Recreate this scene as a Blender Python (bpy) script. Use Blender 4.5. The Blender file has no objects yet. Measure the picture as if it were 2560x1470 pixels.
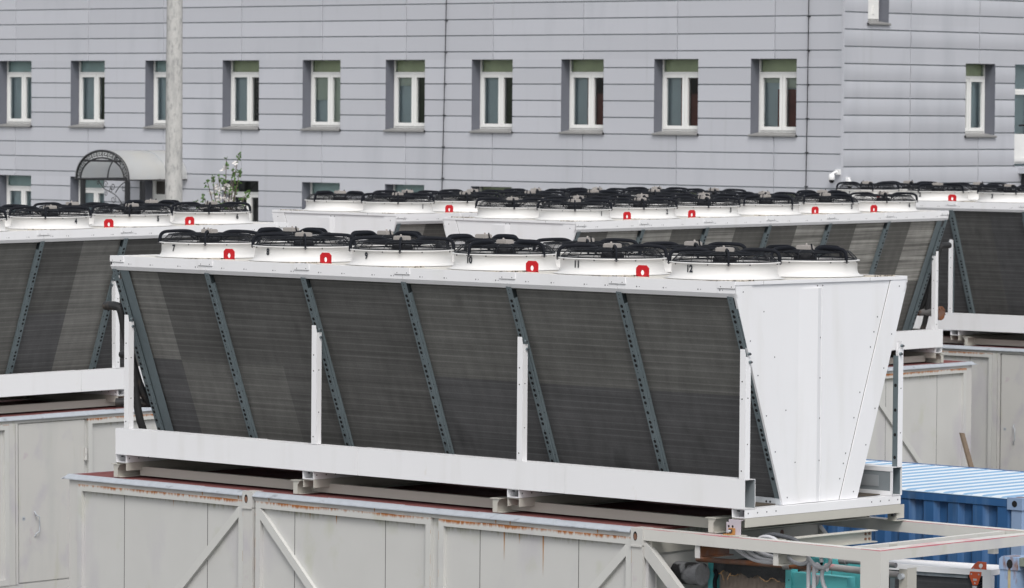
import bpy, bmesh, math, random
from mathutils import Matrix, Vector
rad = math.radians
random.seed(7)
SC = bpy.context.scene
COL = SC.collection

# ---------------------------------------------------------------- camera
cam_d = bpy.data.cameras.new('camera'); cam = bpy.data.objects.new('camera', cam_d); COL.objects.link(cam)
R_ = Vector((0.72804934, 0.68547822, 0.0079861)); U_ = Vector((-0.0341435, 0.02462387, 0.99911355)); F_ = Vector((-0.68467393, 0.72767663, -0.04133202))
CP = Vector((27.80633264, -32.67850555, 3.93870493))
cam.matrix_world = Matrix(((R_.x, U_.x, -F_.x, CP.x), (R_.y, U_.y, -F_.y, CP.y), (R_.z, U_.z, -F_.z, CP.z), (0, 0, 0, 1)))
cam_d.sensor_width = 36; cam_d.lens = 155.693; cam_d.clip_start = 0.5; cam_d.clip_end = 2000
cam_d.dof.use_dof = True; cam_d.dof.focus_distance = 46; cam_d.dof.aperture_fstop = 6.3
SC.camera = cam

# ---------------------------------------------------------------- sky and sun (bright overcast)
SUN_EL, SUN_AZ = 50, 131          # azimuth clockwise from +Y: to the right of the camera
W = bpy.data.worlds.new('World'); SC.world = W; W.use_nodes = True
nt = W.node_tree; nt.nodes.clear()
sky = nt.nodes.new('ShaderNodeTexSky'); sky.sky_type = 'NISHITA'; sky.sun_disc = False
sky.sun_elevation = rad(SUN_EL); sky.sun_rotation = rad(SUN_AZ); sky.air_density = 1.0; sky.dust_density = 3.0; sky.ozone_density = 1.0
hs = nt.nodes.new('ShaderNodeHueSaturation'); hs.inputs['Saturation'].default_value = 0.22
bg = nt.nodes.new('ShaderNodeBackground'); bg.inputs['Strength'].default_value = 0.15
wo = nt.nodes.new('ShaderNodeOutputWorld')
nt.links.new(sky.outputs[0], hs.inputs['Color']); nt.links.new(hs.outputs[0], bg.inputs['Color']); nt.links.new(bg.outputs[0], wo.inputs['Surface'])
sun_d = bpy.data.lights.new('sun', 'SUN'); sun_d.energy = 1.1; sun_d.angle = rad(22); sun_d.color = (1.0, 0.97, 0.93)
sun = bpy.data.objects.new('sun', sun_d); COL.objects.link(sun)
sd = Vector((math.sin(rad(SUN_AZ)) * math.cos(rad(SUN_EL)), math.cos(rad(SUN_AZ)) * math.cos(rad(SUN_EL)), math.sin(rad(SUN_EL))))
sun.rotation_euler = sd.to_track_quat('Z', 'Y').to_euler(); sun.location = sd * 60
SC.view_settings.view_transform = 'Standard'; SC.view_settings.look = 'None'; SC.view_settings.gamma = 1.0
SC.view_settings.exposure = 0.35

# ---------------------------------------------------------------- materials
MATS = {}
def mat(name, col, rough=0.5, metal=0.0, var=0.06, vscale=3.0, bump=0.0, bscale=40.0, stain=None, coat=0.0):
    """painted / plain surface: base colour with soft noise variation, optional stain = (colour, scale, low, high)"""
    if name in MATS: return MATS[name]
    m = bpy.data.materials.new(name); m.use_nodes = True; n = m.node_tree; b = n.nodes['Principled BSDF']
    b.inputs['Roughness'].default_value = rough; b.inputs['Metallic'].default_value = metal
    if coat: b.inputs['Coat Weight'].default_value = coat
    tc = n.nodes.new('ShaderNodeTexCoord')
    nz = n.nodes.new('ShaderNodeTexNoise'); nz.inputs['Scale'].default_value = vscale; nz.inputs['Detail'].default_value = 6
    n.links.new(tc.outputs['Object'], nz.inputs['Vector'])
    mx = n.nodes.new('ShaderNodeMix'); mx.data_type = 'RGBA'
    mx.inputs[6].default_value = tuple(c * (1 - var) for c in col) + (1,); mx.inputs[7].default_value = tuple(min(1, c * (1 + var)) for c in col) + (1,)
    n.links.new(nz.outputs['Fac'], mx.inputs[0]); out = mx.outputs[2]
    if stain:
        for (sc, ss, lo, hi) in (stain if isinstance(stain, list) else [stain]):
            n2 = n.nodes.new('ShaderNodeTexNoise'); n2.inputs['Detail'].default_value = 5; n2.inputs['Scale'].default_value = 1
            mp = n.nodes.new('ShaderNodeMapping'); mp.inputs['Scale'].default_value = ss if isinstance(ss, tuple) else (ss, ss, ss)
            mp.inputs['Location'].default_value = (sc[0] * 9, sc[1] * 5, 1.7)
            n.links.new(tc.outputs['Object'], mp.inputs['Vector']); n.links.new(mp.outputs[0], n2.inputs['Vector'])
            mr = n.nodes.new('ShaderNodeMapRange'); mr.inputs[1].default_value = lo; mr.inputs[2].default_value = hi
            n.links.new(n2.outputs['Fac'], mr.inputs[0])
            m2 = n.nodes.new('ShaderNodeMix'); m2.data_type = 'RGBA'; m2.inputs[7].default_value = tuple(sc) + (1,)
            n.links.new(mr.outputs[0], m2.inputs[0]); n.links.new(out, m2.inputs[6]); out = m2.outputs[2]
    n.links.new(out, b.inputs['Base Color'])
    if bump:
        nb = n.nodes.new('ShaderNodeTexNoise'); nb.inputs['Scale'].default_value = bscale; nb.inputs['Detail'].default_value = 4
        bp = n.nodes.new('ShaderNodeBump'); bp.inputs['Strength'].default_value = bump; bp.inputs['Distance'].default_value = 0.02
        n.links.new(tc.outputs['Object'], nb.inputs['Vector']); n.links.new(nb.outputs['Fac'], bp.inputs['Height']); n.links.new(bp.outputs[0], b.inputs['Normal'])
    MATS[name] = m; return m

def coil_mat(name, col, stripe=0.10):
    """finned coil face: fine tube rows as pale and dark lines, streaks of grime"""
    if name in MATS: return MATS[name]
    m = bpy.data.materials.new(name); m.use_nodes = True; n = m.node_tree; b = n.nodes['Principled BSDF']; b.inputs['Roughness'].default_value = 0.75
    b.inputs['Specular IOR Level'].default_value = 0.25
    tc = n.nodes.new('ShaderNodeTexCoord')
    def noise(scale, detail=4, rot=None):
        mp = n.nodes.new('ShaderNodeMapping'); mp.inputs['Scale'].default_value = scale
        if rot: mp.inputs['Rotation'].default_value = rot
        z = n.nodes.new('ShaderNodeTexNoise'); z.inputs['Scale'].default_value = 1; z.inputs['Detail'].default_value = detail
        n.links.new(tc.outputs['Object'], mp.inputs['Vector']); n.links.new(mp.outputs[0], z.inputs['Vector']); return z.outputs['Fac']
    def math_(op, a, bb):
        q = n.nodes.new('ShaderNodeMath'); q.operation = op
        for i, v in enumerate((a, bb)):
            if isinstance(v, (int, float)): q.inputs[i].default_value = v
            else: n.links.new(v, q.inputs[i])
        return q.outputs[0]
    def rng(v, lo, hi, a, bb):
        q = n.nodes.new('ShaderNodeMapRange'); n.links.new(v, q.inputs[0])
        for i, x in zip((1, 2, 3, 4), (lo, hi, a, bb)): q.inputs[i].default_value = x
        return q.outputs[0]
    sx = n.nodes.new('ShaderNodeSeparateXYZ'); n.links.new(tc.outputs['Object'], sx.inputs[0])
    fr = math_('FRACT', math_('DIVIDE', sx.outputs[2], 0.066), 0)
    line = rng(fr, 0.0, 0.22, 1, 0)                                   # one bright lip per tube row
    line = math_('MULTIPLY', line, noise((0.9, 0.9, 9)))
    rows = noise((0.6, 0.6, 26), 3); big = noise((1.3, 1.3, 1.3), 3); fine = noise((140, 140, 30), 2); vert = noise((9, 9, 0.35), 3, (rad(-20), 0, 0))
    f = rng(rows, 0.3, 0.7, 1 - stripe * 2, 1 + stripe * 2)
    f = math_('MULTIPLY', f, rng(big, 0.3, 0.7, 0.93, 1.07)); f = math_('MULTIPLY', f, rng(fine, 0.3, 0.7, 0.9, 1.1)); f = math_('MULTIPLY', f, rng(vert, 0.3, 0.7, 0.9, 1.1))
    f = math_('ADD', f, math_('MULTIPLY', line, 0.95))
    streak = rng(noise((2.4, 2.4, 0.9), 2, (rad(-20), 0, 0)), 0.66, 0.72, 0, 0.22)
    f = math_('MULTIPLY', f, math_('SUBTRACT', 1, streak))
    vm = n.nodes.new('ShaderNodeVectorMath'); vm.operation = 'SCALE'; vm.inputs[0].default_value = col; n.links.new(f, vm.inputs['Scale'])
    n.links.new(vm.outputs[0], b.inputs['Base Color'])
    MATS[name] = m; return m

def rust_paint(name, base, band=None, red=False, amount=0.52, cols=None):
    """grey paint with rust creeping down from a joint (band = z of the joint, height) or red overspray on upper edges"""
    if name in MATS: return MATS[name]
    m = mat(name, base, 0.55, 0, 0.05, 2.5, stain=[((0.42, 0.40, 0.44), (1.5, 1.5, 0.6), 0.55, 0.8), ((0.44, 0.45, 0.36), (3, 3, 2), 0.6, 0.85)])
    n = m.node_tree; b = n.nodes['Principled BSDF']; src = b.inputs['Base Color'].links[0].from_socket
    tc = n.nodes.new('ShaderNodeTexCoord'); sx = n.nodes.new('ShaderNodeSeparateXYZ'); n.links.new(tc.outputs['Object'], sx.inputs[0])
    z0, h = band
    mr = n.nodes.new('ShaderNodeMapRange'); mr.inputs[1].default_value = z0 - h; mr.inputs[2].default_value = z0; n.links.new(sx.outputs[2], mr.inputs[0])
    mp = n.nodes.new('ShaderNodeMapping'); mp.inputs['Scale'].default_value = (34, 34, 5) if not red else (3, 3, 3)
    nz = n.nodes.new('ShaderNodeTexNoise'); nz.inputs['Scale'].default_value = 1; nz.inputs['Detail'].default_value = 6
    n.links.new(tc.outputs['Object'], mp.inputs['Vector']); n.links.new(mp.outputs[0], nz.inputs['Vector'])
    n3 = n.nodes.new('ShaderNodeTexNoise'); n3.inputs['Scale'].default_value = 1.3; n3.inputs['Detail'].default_value = 3; n.links.new(tc.outputs['Object'], n3.inputs['Vector'])
    a = n.nodes.new('ShaderNodeMath'); a.operation = 'MULTIPLY'; n.links.new(mr.outputs[0], a.inputs[0]); n.links.new(nz.outputs['Fac'], a.inputs[1])
    a1 = n.nodes.new('ShaderNodeMath'); a1.operation = 'MULTIPLY'; n.links.new(a.outputs[0], a1.inputs[0]); n.links.new(n3.outputs['Fac'], a1.inputs[1])
    m2 = n.nodes.new('ShaderNodeMapRange'); m2.inputs[1].default_value = amount * 0.30; m2.inputs[2].default_value = amount * 0.55; n.links.new(a1.outputs[0], m2.inputs[0])
    if red:
        ge = n.nodes.new('ShaderNodeNewGeometry'); sn = n.nodes.new('ShaderNodeSeparateXYZ'); n.links.new(ge.outputs['Normal'], sn.inputs[0])
        up = n.nodes.new('ShaderNodeMapRange'); up.inputs[1].default_value = 0.5; up.inputs[2].default_value = 0.9; up.inputs[3].default_value = 1; up.inputs[4].default_value = 0.45; n.links.new(sn.outputs[2], up.inputs[0])
        a2 = n.nodes.new('ShaderNodeMath'); a2.operation = 'MULTIPLY'; n.links.new(a1.outputs[0], a2.inputs[0]); n.links.new(up.outputs[0], a2.inputs[1]); n.links.new(a2.outputs[0], m2.inputs[0])
    cr = n.nodes.new('ShaderNodeMix'); cr.data_type = 'RGBA'
    cr.inputs[6].default_value = (0.48, 0.19, 0.04, 1) if not red else (0.55, 0.16, 0.2, 1); cr.inputs[7].default_value = (0.22, 0.065, 0.02, 1) if not red else (0.5, 0.1, 0.14, 1)
    if cols: cr.inputs[6].default_value = cols[0] + (1,); cr.inputs[7].default_value = cols[1] + (1,)
    n.links.new(nz.outputs['Fac'], cr.inputs[0])
    mx = n.nodes.new('ShaderNodeMix'); mx.data_type = 'RGBA'; n.links.new(m2.outputs[0], mx.inputs[0]); n.links.new(src, mx.inputs[6]); n.links.new(cr.outputs[2], mx.inputs[7])
    n.links.new(mx.outputs[2], b.inputs['Base Color']); return m

def glass_mat(name='window_glass', refl=0.32):
    if name in MATS: return MATS[name]
    m = bpy.data.materials.new(name); m.use_nodes = True; n = m.node_tree; n.nodes.clear()
    o = n.nodes.new('ShaderNodeOutputMaterial'); t = n.nodes.new('ShaderNodeBsdfTransparent'); t.inputs[0].default_value = (0.92, 0.96, 0.96, 1)
    g = n.nodes.new('ShaderNodeBsdfGlossy'); g.inputs['Roughness'].default_value = 0.03; g.inputs[0].default_value = (0.8, 0.85, 0.88, 1)
    x = n.nodes.new('ShaderNodeMixShader'); fr = n.nodes.new('ShaderNodeFresnel'); fr.inputs['IOR'].default_value = 2.0
    n.links.new(fr.outputs[0], x.inputs[0]); n.links.new(t.outputs[0], x.inputs[1]); n.links.new(g.outputs[0], x.inputs[2]); n.links.new(x.outputs[0], o.inputs[0])
    MATS[name] = m; return m

WHITE = mat('white_paint', (0.77, 0.77, 0.785), 0.42, 0, 0.02, 2.0, bump=0.05, bscale=1.6, stain=[((0.62, 0.58, 0.50), (7, 7, 4), 0.70, 0.95), ((0.68, 0.675, 0.665), (4, 4, 0.5), 0.55, 0.95)])
WHITE_DECK = mat('deck_paint', (0.62, 0.60, 0.555), 0.5, 0, 0.06, 4.0, stain=((0.42, 0.34, 0.24), (5, 5, 5), 0.62, 0.85))
WHITE_RING = mat('ring_paint', (0.66, 0.655, 0.645), 0.4, 0, 0.02, 3.0, stain=[((0.36, 0.25, 0.14), (11, 11, 26), 0.76, 0.82)])
GRIME = mat('grimy_edge', (0.45, 0.41, 0.35), 0.9, 0, 0.5, 30, stain=((0.06, 0.05, 0.04), (26, 26, 26), 0.5, 0.6))
SEAM = mat('seam_dark', (0.10, 0.10, 0.10), 0.8)
HOLE = mat('hole_black', (0.008, 0.008, 0.009), 0.9)
SCREW = mat('screw_grey', (0.10, 0.10, 0.11), 0.4, 0.6)
GALV = mat('galvanised_dark', (0.135, 0.168, 0.182), 0.55, 0.0, 0.12, 14)
GALV_L = mat('galvanised_light', (0.44, 0.47, 0.50), 0.5, 0.0, 0.16, 9, stain=((0.22, 0.24, 0.27), (6, 6, 6), 0.5, 0.75))
GALV_M = mat('galvanised_mid', (0.21, 0.235, 0.25), 0.55, 0, 0.1, 10)
GALV_P = mat('galvanised_pressing', (0.30, 0.32, 0.335), 0.5, 0, 0.1, 10)
RUBBER = mat('black_foam', (0.006, 0.0075, 0.012), 0.75, 0, 0.1)
WIRE = mat('guard_wire', (0.008, 0.0095, 0.013), 0.5, 0, 0.1)
BLADE = mat('fan_blade_dark', (0.014, 0.014, 0.016), 0.55)
for _m in (RUBBER, WIRE, BLADE): _m.node_tree.nodes['Principled BSDF'].inputs['Specular IOR Level'].default_value = 0.25
BOXM = mat('terminal_box', (0.36, 0.335, 0.315), 0.45, 0, 0.06, 9)
REDM = mat('red_lug', (0.48, 0.004, 0.010), 0.4, 0, 0.05)
DIGIT = mat('digit_black', (0.012, 0.016, 0.025), 0.5)
PAN = mat('grimy_pan', (0.075, 0.06, 0.045), 0.9, 0, 0.4, 20, bump=0.6)
PIPE = mat('black_insulation', (0.022, 0.022, 0.023), 0.6, 0, 0.2, 10, stain=((0.12, 0.09, 0.07), (4, 4, 4), 0.6, 0.8))
STEEL = mat('pipe_steel', (0.26, 0.25, 0.25), 0.45, 0.3, 0.15, 8, stain=((0.22, 0.08, 0.035), (3, 3, 3), 0.52, 0.62))
RUSTY = mat('rusty_steel', (0.17, 0.10, 0.075), 0.7, 0, 0.3, 8, stain=((0.20, 0.075, 0.03), (4, 4, 4), 0.45, 0.6))
GREY = mat('container_grey', (0.515, 0.508, 0.487), 0.55, 0, 0.05, 1.6, stain=[((0.38, 0.355, 0.42), (1.7, 1.7, 1.1), 0.54, 0.74), ((0.40, 0.40, 0.30), (6, 6, 1.0), 0.60, 0.85), ((0.36, 0.22, 0.33), (2.3, 2.3, 2.0), 0.68, 0.80), ((0.40, 0.24, 0.12), (22, 22, 0.7), 0.74, 0.82), ((0.45, 0.455, 0.44), (4, 4, 0.6), 0.5, 0.85)], bump=0.12, bscale=2.5)
GREY_L = mat('container_grey_light', (0.54, 0.54, 0.52), 0.5, 0, 0.04, 3)
GREY_BAR = rust_paint('container_grey_rust', (0.53, 0.53, 0.51), (-0.270, 0.075), amount=0.44)
GREY_W = rust_paint('container_wall_paint', (0.52, 0.518, 0.502), (-0.340, 0.15), amount=0.62, cols=((0.36, 0.36, 0.27), (0.33, 0.32, 0.25)))
BEIGE = mat('beige_steel', (0.46, 0.445, 0.40), 0.55, 0, 0.07, 3, stain=((0.25, 0.14, 0.06), (9, 9, 9), 0.70, 0.82))
RAIL = rust_paint('frame_rail_paint', (0.56, 0.55, 0.52), (-0.172, 0.020), red=True, amount=0.40)
ROOFM = mat('maroon_roof_felt', (0.19, 0.055, 0.052), 0.85, 0, 0.25, 30, bump=0.4, stain=((0.30, 0.22, 0.18), (3, 3, 3), 0.66, 0.8))
FLASH = mat('zinc_flashing', (0.40, 0.43, 0.47), 0.45, 0.1, 0.14, 12, bump=0.3, bscale=18, stain=((0.16, 0.17, 0.19), (5, 5, 9), 0.6, 0.75))
CLADS = [mat('grey_cladding' + t, tuple(c * k for c in (0.474, 0.484, 0.522)), 0.36, 0.0, 0.02, 0.6, bump=0.05, bscale=1.4, stain=[((0.39, 0.405, 0.44), (1.3, 1.3, 0.3), 0.55, 0.9), ((0.40, 0.41, 0.43), (5, 5, 0.25), 0.62, 0.9)]) for t, k in (('', 1.0), ('_light', 1.03), ('_dull', 0.965))]
CLAD = CLADS[0]
JAMB = mat('jamb_grey', (0.142, 0.150, 0.178), 0.5)  # shade of the deep window recess darkened into the jamb colour
GROOVE = mat('groove_dark', (0.24, 0.265, 0.28), 0.8)
PVC = mat('white_pvc', (0.80, 0.80, 0.78), 0.35, 0, 0.01)
SILL = mat('metal_sill', (0.25, 0.247, 0.243), 0.5)
PANE_REFL = mat('pale_screen', (0.82, 0.92, 0.96), 0.9)  # pale blue-grey backing, stands in for what the window glass reflects
ROOM_D = mat('room_dark', (0.035, 0.035, 0.033), 0.9)
OLIVE = mat('olive_film', (0.74, 0.78, 0.52), 0.6, 0, 0.25, 3)
TEALF = mat('teal_film', (0.70, 0.86, 0.82), 0.6, 0, 0.2, 3)
BLIND = mat('pale_green_blind', (0.85, 0.90, 0.78), 0.8)
REFL_R = mat('russet_curtain', (0.26, 0.085, 0.065), 0.9, 0, 0.3, 6)  # strips behind the pane imitating red reflections in the glass
REFL_G = mat('dark_green_plant', (0.06, 0.085, 0.035), 0.9, 0, 0.6, 12)  # strips behind the pane imitating green reflections in the glass
IRON = mat('wrought_iron', (0.016, 0.017, 0.019), 0.5)
POLY = mat('polycarbonate', (0.60, 0.61, 0.61), 0.3, 0, 0.08, 1.2, stain=((0.66, 0.64, 0.58), (1.5, 1.5, 1.5), 0.45, 0.8))
_n = POLY.node_tree; _t = _n.nodes.new('ShaderNodeBsdfTranslucent'); _t.inputs[0].default_value = (0.8, 0.82, 0.82, 1); _x = _n.nodes.new('ShaderNodeMixShader'); _x.inputs[0].default_value = 0.45
_n.links.new(_n.nodes['Principled BSDF'].outputs[0], _x.inputs[1]); _n.links.new(_t.outputs[0], _x.inputs[2]); _n.links.new(_x.outputs[0], _n.nodes['Material Output'].inputs[0])
CONC = mat('weathered_concrete', (0.46, 0.455, 0.44), 0.9, 0, 0.12, 22, bump=0.3, stain=[((0.31, 0.31, 0.305), (18, 18, 7), 0.50, 0.66), ((0.30, 0.30, 0.295), (4, 4, 1.0), 0.54, 0.72), ((0.56, 0.55, 0.53), (40, 40, 30), 0.6, 0.8)])
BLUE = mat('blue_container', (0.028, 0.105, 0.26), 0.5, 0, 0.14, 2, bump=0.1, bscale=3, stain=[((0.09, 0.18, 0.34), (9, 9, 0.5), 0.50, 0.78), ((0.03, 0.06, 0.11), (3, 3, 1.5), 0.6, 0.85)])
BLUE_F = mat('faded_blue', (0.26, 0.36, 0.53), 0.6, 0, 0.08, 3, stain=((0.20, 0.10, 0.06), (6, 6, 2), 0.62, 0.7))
ROOF_B = mat('chalky_blue_roof', (0.46, 0.62, 0.77), 0.5, 0, 0.05, 3)
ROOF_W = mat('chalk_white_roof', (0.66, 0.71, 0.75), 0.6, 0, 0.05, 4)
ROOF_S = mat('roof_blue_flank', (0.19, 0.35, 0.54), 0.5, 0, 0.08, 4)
TEAL = mat('teal_paint', (0.10, 0.44, 0.46), 0.45, 0, 0.08, 4)
ORANGE = mat('orange_bracket', (0.50, 0.085, 0.03), 0.5, 0, 0.1, 8)
GREENM = mat('mossy_steel', (0.20, 0.23, 0.19), 0.8, 0, 0.3, 9, stain=((0.16, 0.07, 0.03), (5, 5, 3), 0.55, 0.65))
HOSE = mat('grey_conduit', (0.52, 0.52, 0.545), 0.4)
HOSE_D = mat('dark_conduit', (0.07, 0.075, 0.085), 0.5)
TARRED = mat('tarred_insulation', (0.20, 0.205, 0.215), 0.8, 0, 0.3, 14, bump=0.5, stain=((0.012, 0.012, 0.014), (5, 5, 3), 0.46, 0.54))
FOAM = mat('torn_foam', (0.38, 0.24, 0.13), 0.9, 0, 0.3, 30)
WOOD = mat('weathered_wood', (0.20, 0.15, 0.11), 0.9, 0, 0.3, 12)
LEAF = mat('leaf_green', (0.075, 0.16, 0.03), 0.6, 0, 0.4, 8)
PETAL = mat('petal_white', (0.75, 0.72, 0.70), 0.7, 0, 0.06)
BARK = mat('bark_brown', (0.10, 0.075, 0.06), 0.9)
GROUND = mat('ground_asphalt', (0.09, 0.09, 0.085), 0.95, 0, 0.3, 4, bump=0.3)
PAVE = mat('terrace_concrete', (0.25, 0.245, 0.235), 0.9, 0, 0.15, 3)
CAMW = mat('camera_white', (0.78, 0.78, 0.78), 0.3); CAMB = mat('camera_dome', (0.01, 0.01, 0.012), 0.08)

def plate_fins(name):
    m = mat(name, (0.42, 0.34, 0.29), 0.4, 0.3, 0.1); n = m.node_tree; b = n.nodes['Principled BSDF']
    tc = n.nodes.new('ShaderNodeTexCoord'); w = n.nodes.new('ShaderNodeTexWave'); w.inputs['Scale'].default_value = 18; w.inputs['Distortion'].default_value = 0.4
    bp = n.nodes.new('ShaderNodeBump'); bp.inputs['Strength'].default_value = 1; bp.inputs['Distance'].default_value = 0.02
    n.links.new(tc.outputs['Object'], w.inputs['Vector']); n.links.new(w.outputs['Fac'], bp.inputs['Height']); n.links.new(bp.outputs[0], b.inputs['Normal']); return m
FINS = plate_fins('heat_exchanger_plates')

# ---------------------------------------------------------------- mesh builder
class MB:
    def __init__(s): s.v = []; s.f = []; s.m = []; s.sm = []; s.mats = []
    def mi(s, m):
        if m not in s.mats: s.mats.append(m)
        return s.mats.index(m)
    def add(s, vs, fs, m, smooth=False):
        o = len(s.v); s.v += [tuple(v) for v in vs]; k = s.mi(m)
        for f in fs: s.f.append(tuple(i + o for i in f)); s.m.append(k); s.sm.append(smooth)
        return s
    def box(s, x0, x1, y0, y1, z0, z1, m):
        x0, x1 = sorted((x0, x1)); y0, y1 = sorted((y0, y1)); z0, z1 = sorted((z0, z1))
        return s.add([(x0, y0, z0), (x1, y0, z0), (x1, y1, z0), (x0, y1, z0), (x0, y0, z1), (x1, y0, z1), (x1, y1, z1), (x0, y1, z1)],
                     [(0, 3, 2, 1), (4, 5, 6, 7), (0, 1, 5, 4), (1, 2, 6, 5), (2, 3, 7, 6), (3, 0, 4, 7)], m)
    def quad(s, a, b, c, d, m): return s.add([a, b, c, d], [(0, 1, 2, 3)], m)
    def prism(s, pts, off, m):
        """polygon pts extruded by vector off"""
        n = len(pts); off = Vector(off); P = [Vector(p) for p in pts]
        return s.add(P + [p + off for p in P], [tuple(range(n))[::-1], tuple(range(n, 2 * n))] + [(i, (i + 1) % n, n + (i + 1) % n, n + i) for i in range(n)], m)
    def tube(s, path, r, m, seg=8, caps=True, ridge=0, rect=None):
        P = [Vector(p) for p in path]; rings = []; ref = None; n = len(P)
        for i, p in enumerate(P):
            t = (P[min(i + 1, n - 1)] - P[max(i - 1, 0)]).normalized()
            if ref is None:
                ref = Vector((0, 0, 1)) if abs(t.z) < 0.9 else Vector((1, 0, 0))
            a = t.cross(ref).normalized(); b = a.cross(t).normalized(); ref = b
            rr = r[i] if isinstance(r, (list, tuple)) else r
            if ridge and i % 2: rr *= 1 - ridge
            rings.append([p + (a * math.cos(2 * math.pi * k / seg) + b * math.sin(2 * math.pi * k / seg)) * rr for k in range(seg)])
        vs = [v for q in rings for v in q]; fs = []
        for i in range(n - 1):
            for k in range(seg):
                fs.append((i * seg + k, i * seg + (k + 1) % seg, (i + 1) * seg + (k + 1) % seg, (i + 1) * seg + k))
        s.add(vs, fs, m, seg > 5)
        if caps: s.add(rings[0], [tuple(range(seg))[::-1]], m); s.add(rings[-1], [tuple(range(seg))], m)
        return s
    def lathe(s, prof, m, seg=48, cx=0, cy=0):
        n = len(prof); vs = []; fs = []
        for k in range(seg):
            a = 2 * math.pi * k / seg
            for (r, z) in prof: vs.append((cx + r * math.cos(a), cy + r * math.sin(a), z))
        for k in range(seg):
            q = (k + 1) % seg
            for i in range(n - 1): fs.append((k * n + i, q * n + i, q * n + i + 1, k * n + i + 1))
        return s.add(vs, fs, m, True)
    def disc(s, c, nrm, r, m, seg=10):
        c = Vector(c); t = Vector(nrm).normalized(); ref = Vector((0, 0, 1)) if abs(t.z) < 0.9 else Vector((1, 0, 0))
        a = ref.cross(t).normalized(); b = t.cross(a)
        return s.add([c + (a * math.cos(2 * math.pi * k / seg) + b * math.sin(2 * math.pi * k / seg)) * r for k in range(seg)], [tuple(range(seg))], m)
    def sphere(s, c, r, m, seg=12, sq=(1, 1, 1)):
        prof = [(r * math.sin(math.pi * i / 8), r * math.cos(math.pi * i / 8)) for i in range(9)]
        o = len(s.v); s.lathe(prof, m, seg)
        for i in range(o, len(s.v)): x, y, z = s.v[i]; s.v[i] = (c[0] + x * sq[0], c[1] + y * sq[1], c[2] + z * sq[2])
        return s
    def mesh(s, name, mirror=None):
        me = bpy.data.meshes.new(name)
        v = s.v if mirror is None else [(x, mirror - y, z) for x, y, z in s.v]
        f = s.f if mirror is None else [tuple(reversed(q)) for q in s.f]
        me.from_pydata(v, [], f)
        for m in s.mats: me.materials.append(m)
        me.polygons.foreach_set('material_index', s.m); me.polygons.foreach_set('use_smooth', s.sm); me.update(); return me

def link(name, me, parent=None, loc=(0, 0, 0), rot=None):
    o = bpy.data.objects.new(name, me); COL.objects.link(o); o.parent = parent; o.location = loc
    if rot: o.rotation_euler = rot
    return o
def thing(name, label, cat, mw=None, loc=None, group=None, me=None):
    o = bpy.data.objects.new(name, me); COL.objects.link(o)
    if mw is not None: o.matrix_world = mw
    if loc is not None: o.location = loc
    o['label'] = label; o['category'] = cat
    if group: o['group'] = group
    return o
def struct(name, me, loc=(0, 0, 0)):
    o = link(name, me, None, loc); o['kind'] = 'structure'; return o
def arc(c, r, a0, a1, n, ax='xz'):
    out = []
    for i in range(n + 1):
        a = rad(a0 + (a1 - a0) * i / n); out.append((c[0] + r * math.cos(a), c[1] + r * math.sin(a)))
    return out
def smooth_path(pts, n=8):
    P = [Vector(p) for p in pts]; out = []
    for i in range(len(P) - 1):
        p0 = P[max(i - 1, 0)]; p1 = P[i]; p2 = P[i + 1]; p3 = P[min(i + 2, len(P) - 1)]
        for k in range(n):
            t = k / n
            out.append(0.5 * ((2 * p1) + (p2 - p0) * t + (2 * p0 - 5 * p1 + 4 * p2 - p3) * t * t + (3 * p1 - p0 - 3 * p2 + p3) * t ** 3))
    out.append(P[-1]); return out

GZ = -2.65                      # yard level
# ---------------------------------------------------------------- ground
gm = MB(); gm.quad((-400, -200, GZ), (400, -200, GZ), (400, 500, GZ), (-400, 500, GZ), GROUND); struct('ground', gm.mesh('ground'))
XB, YB = -27.783, 35.943        # near corner of the grey building
TZ = -0.3                       # level of the terrace along the building
tm = MB(); tm.box(-75, -26.4, 20.5, YB + 1, GZ + 0.004, TZ, PAVE); struct('terrace', tm.mesh('terrace'))

# ================================================================ DRY COOLERS
P = 1.5; WD = 2.675; ZD = 2.299; ZF = 2.143; IB = 0.108; SL = 0.378
XK = [-9.026, -7.526, -6.026, -4.526, -3.026, -1.526, -0.078]
ys = lambda z: (ZF - z) * SL
MESH = {}
def once(key, fn):
    if key not in MESH: MESH[key] = fn()
    return MESH[key]
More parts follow.
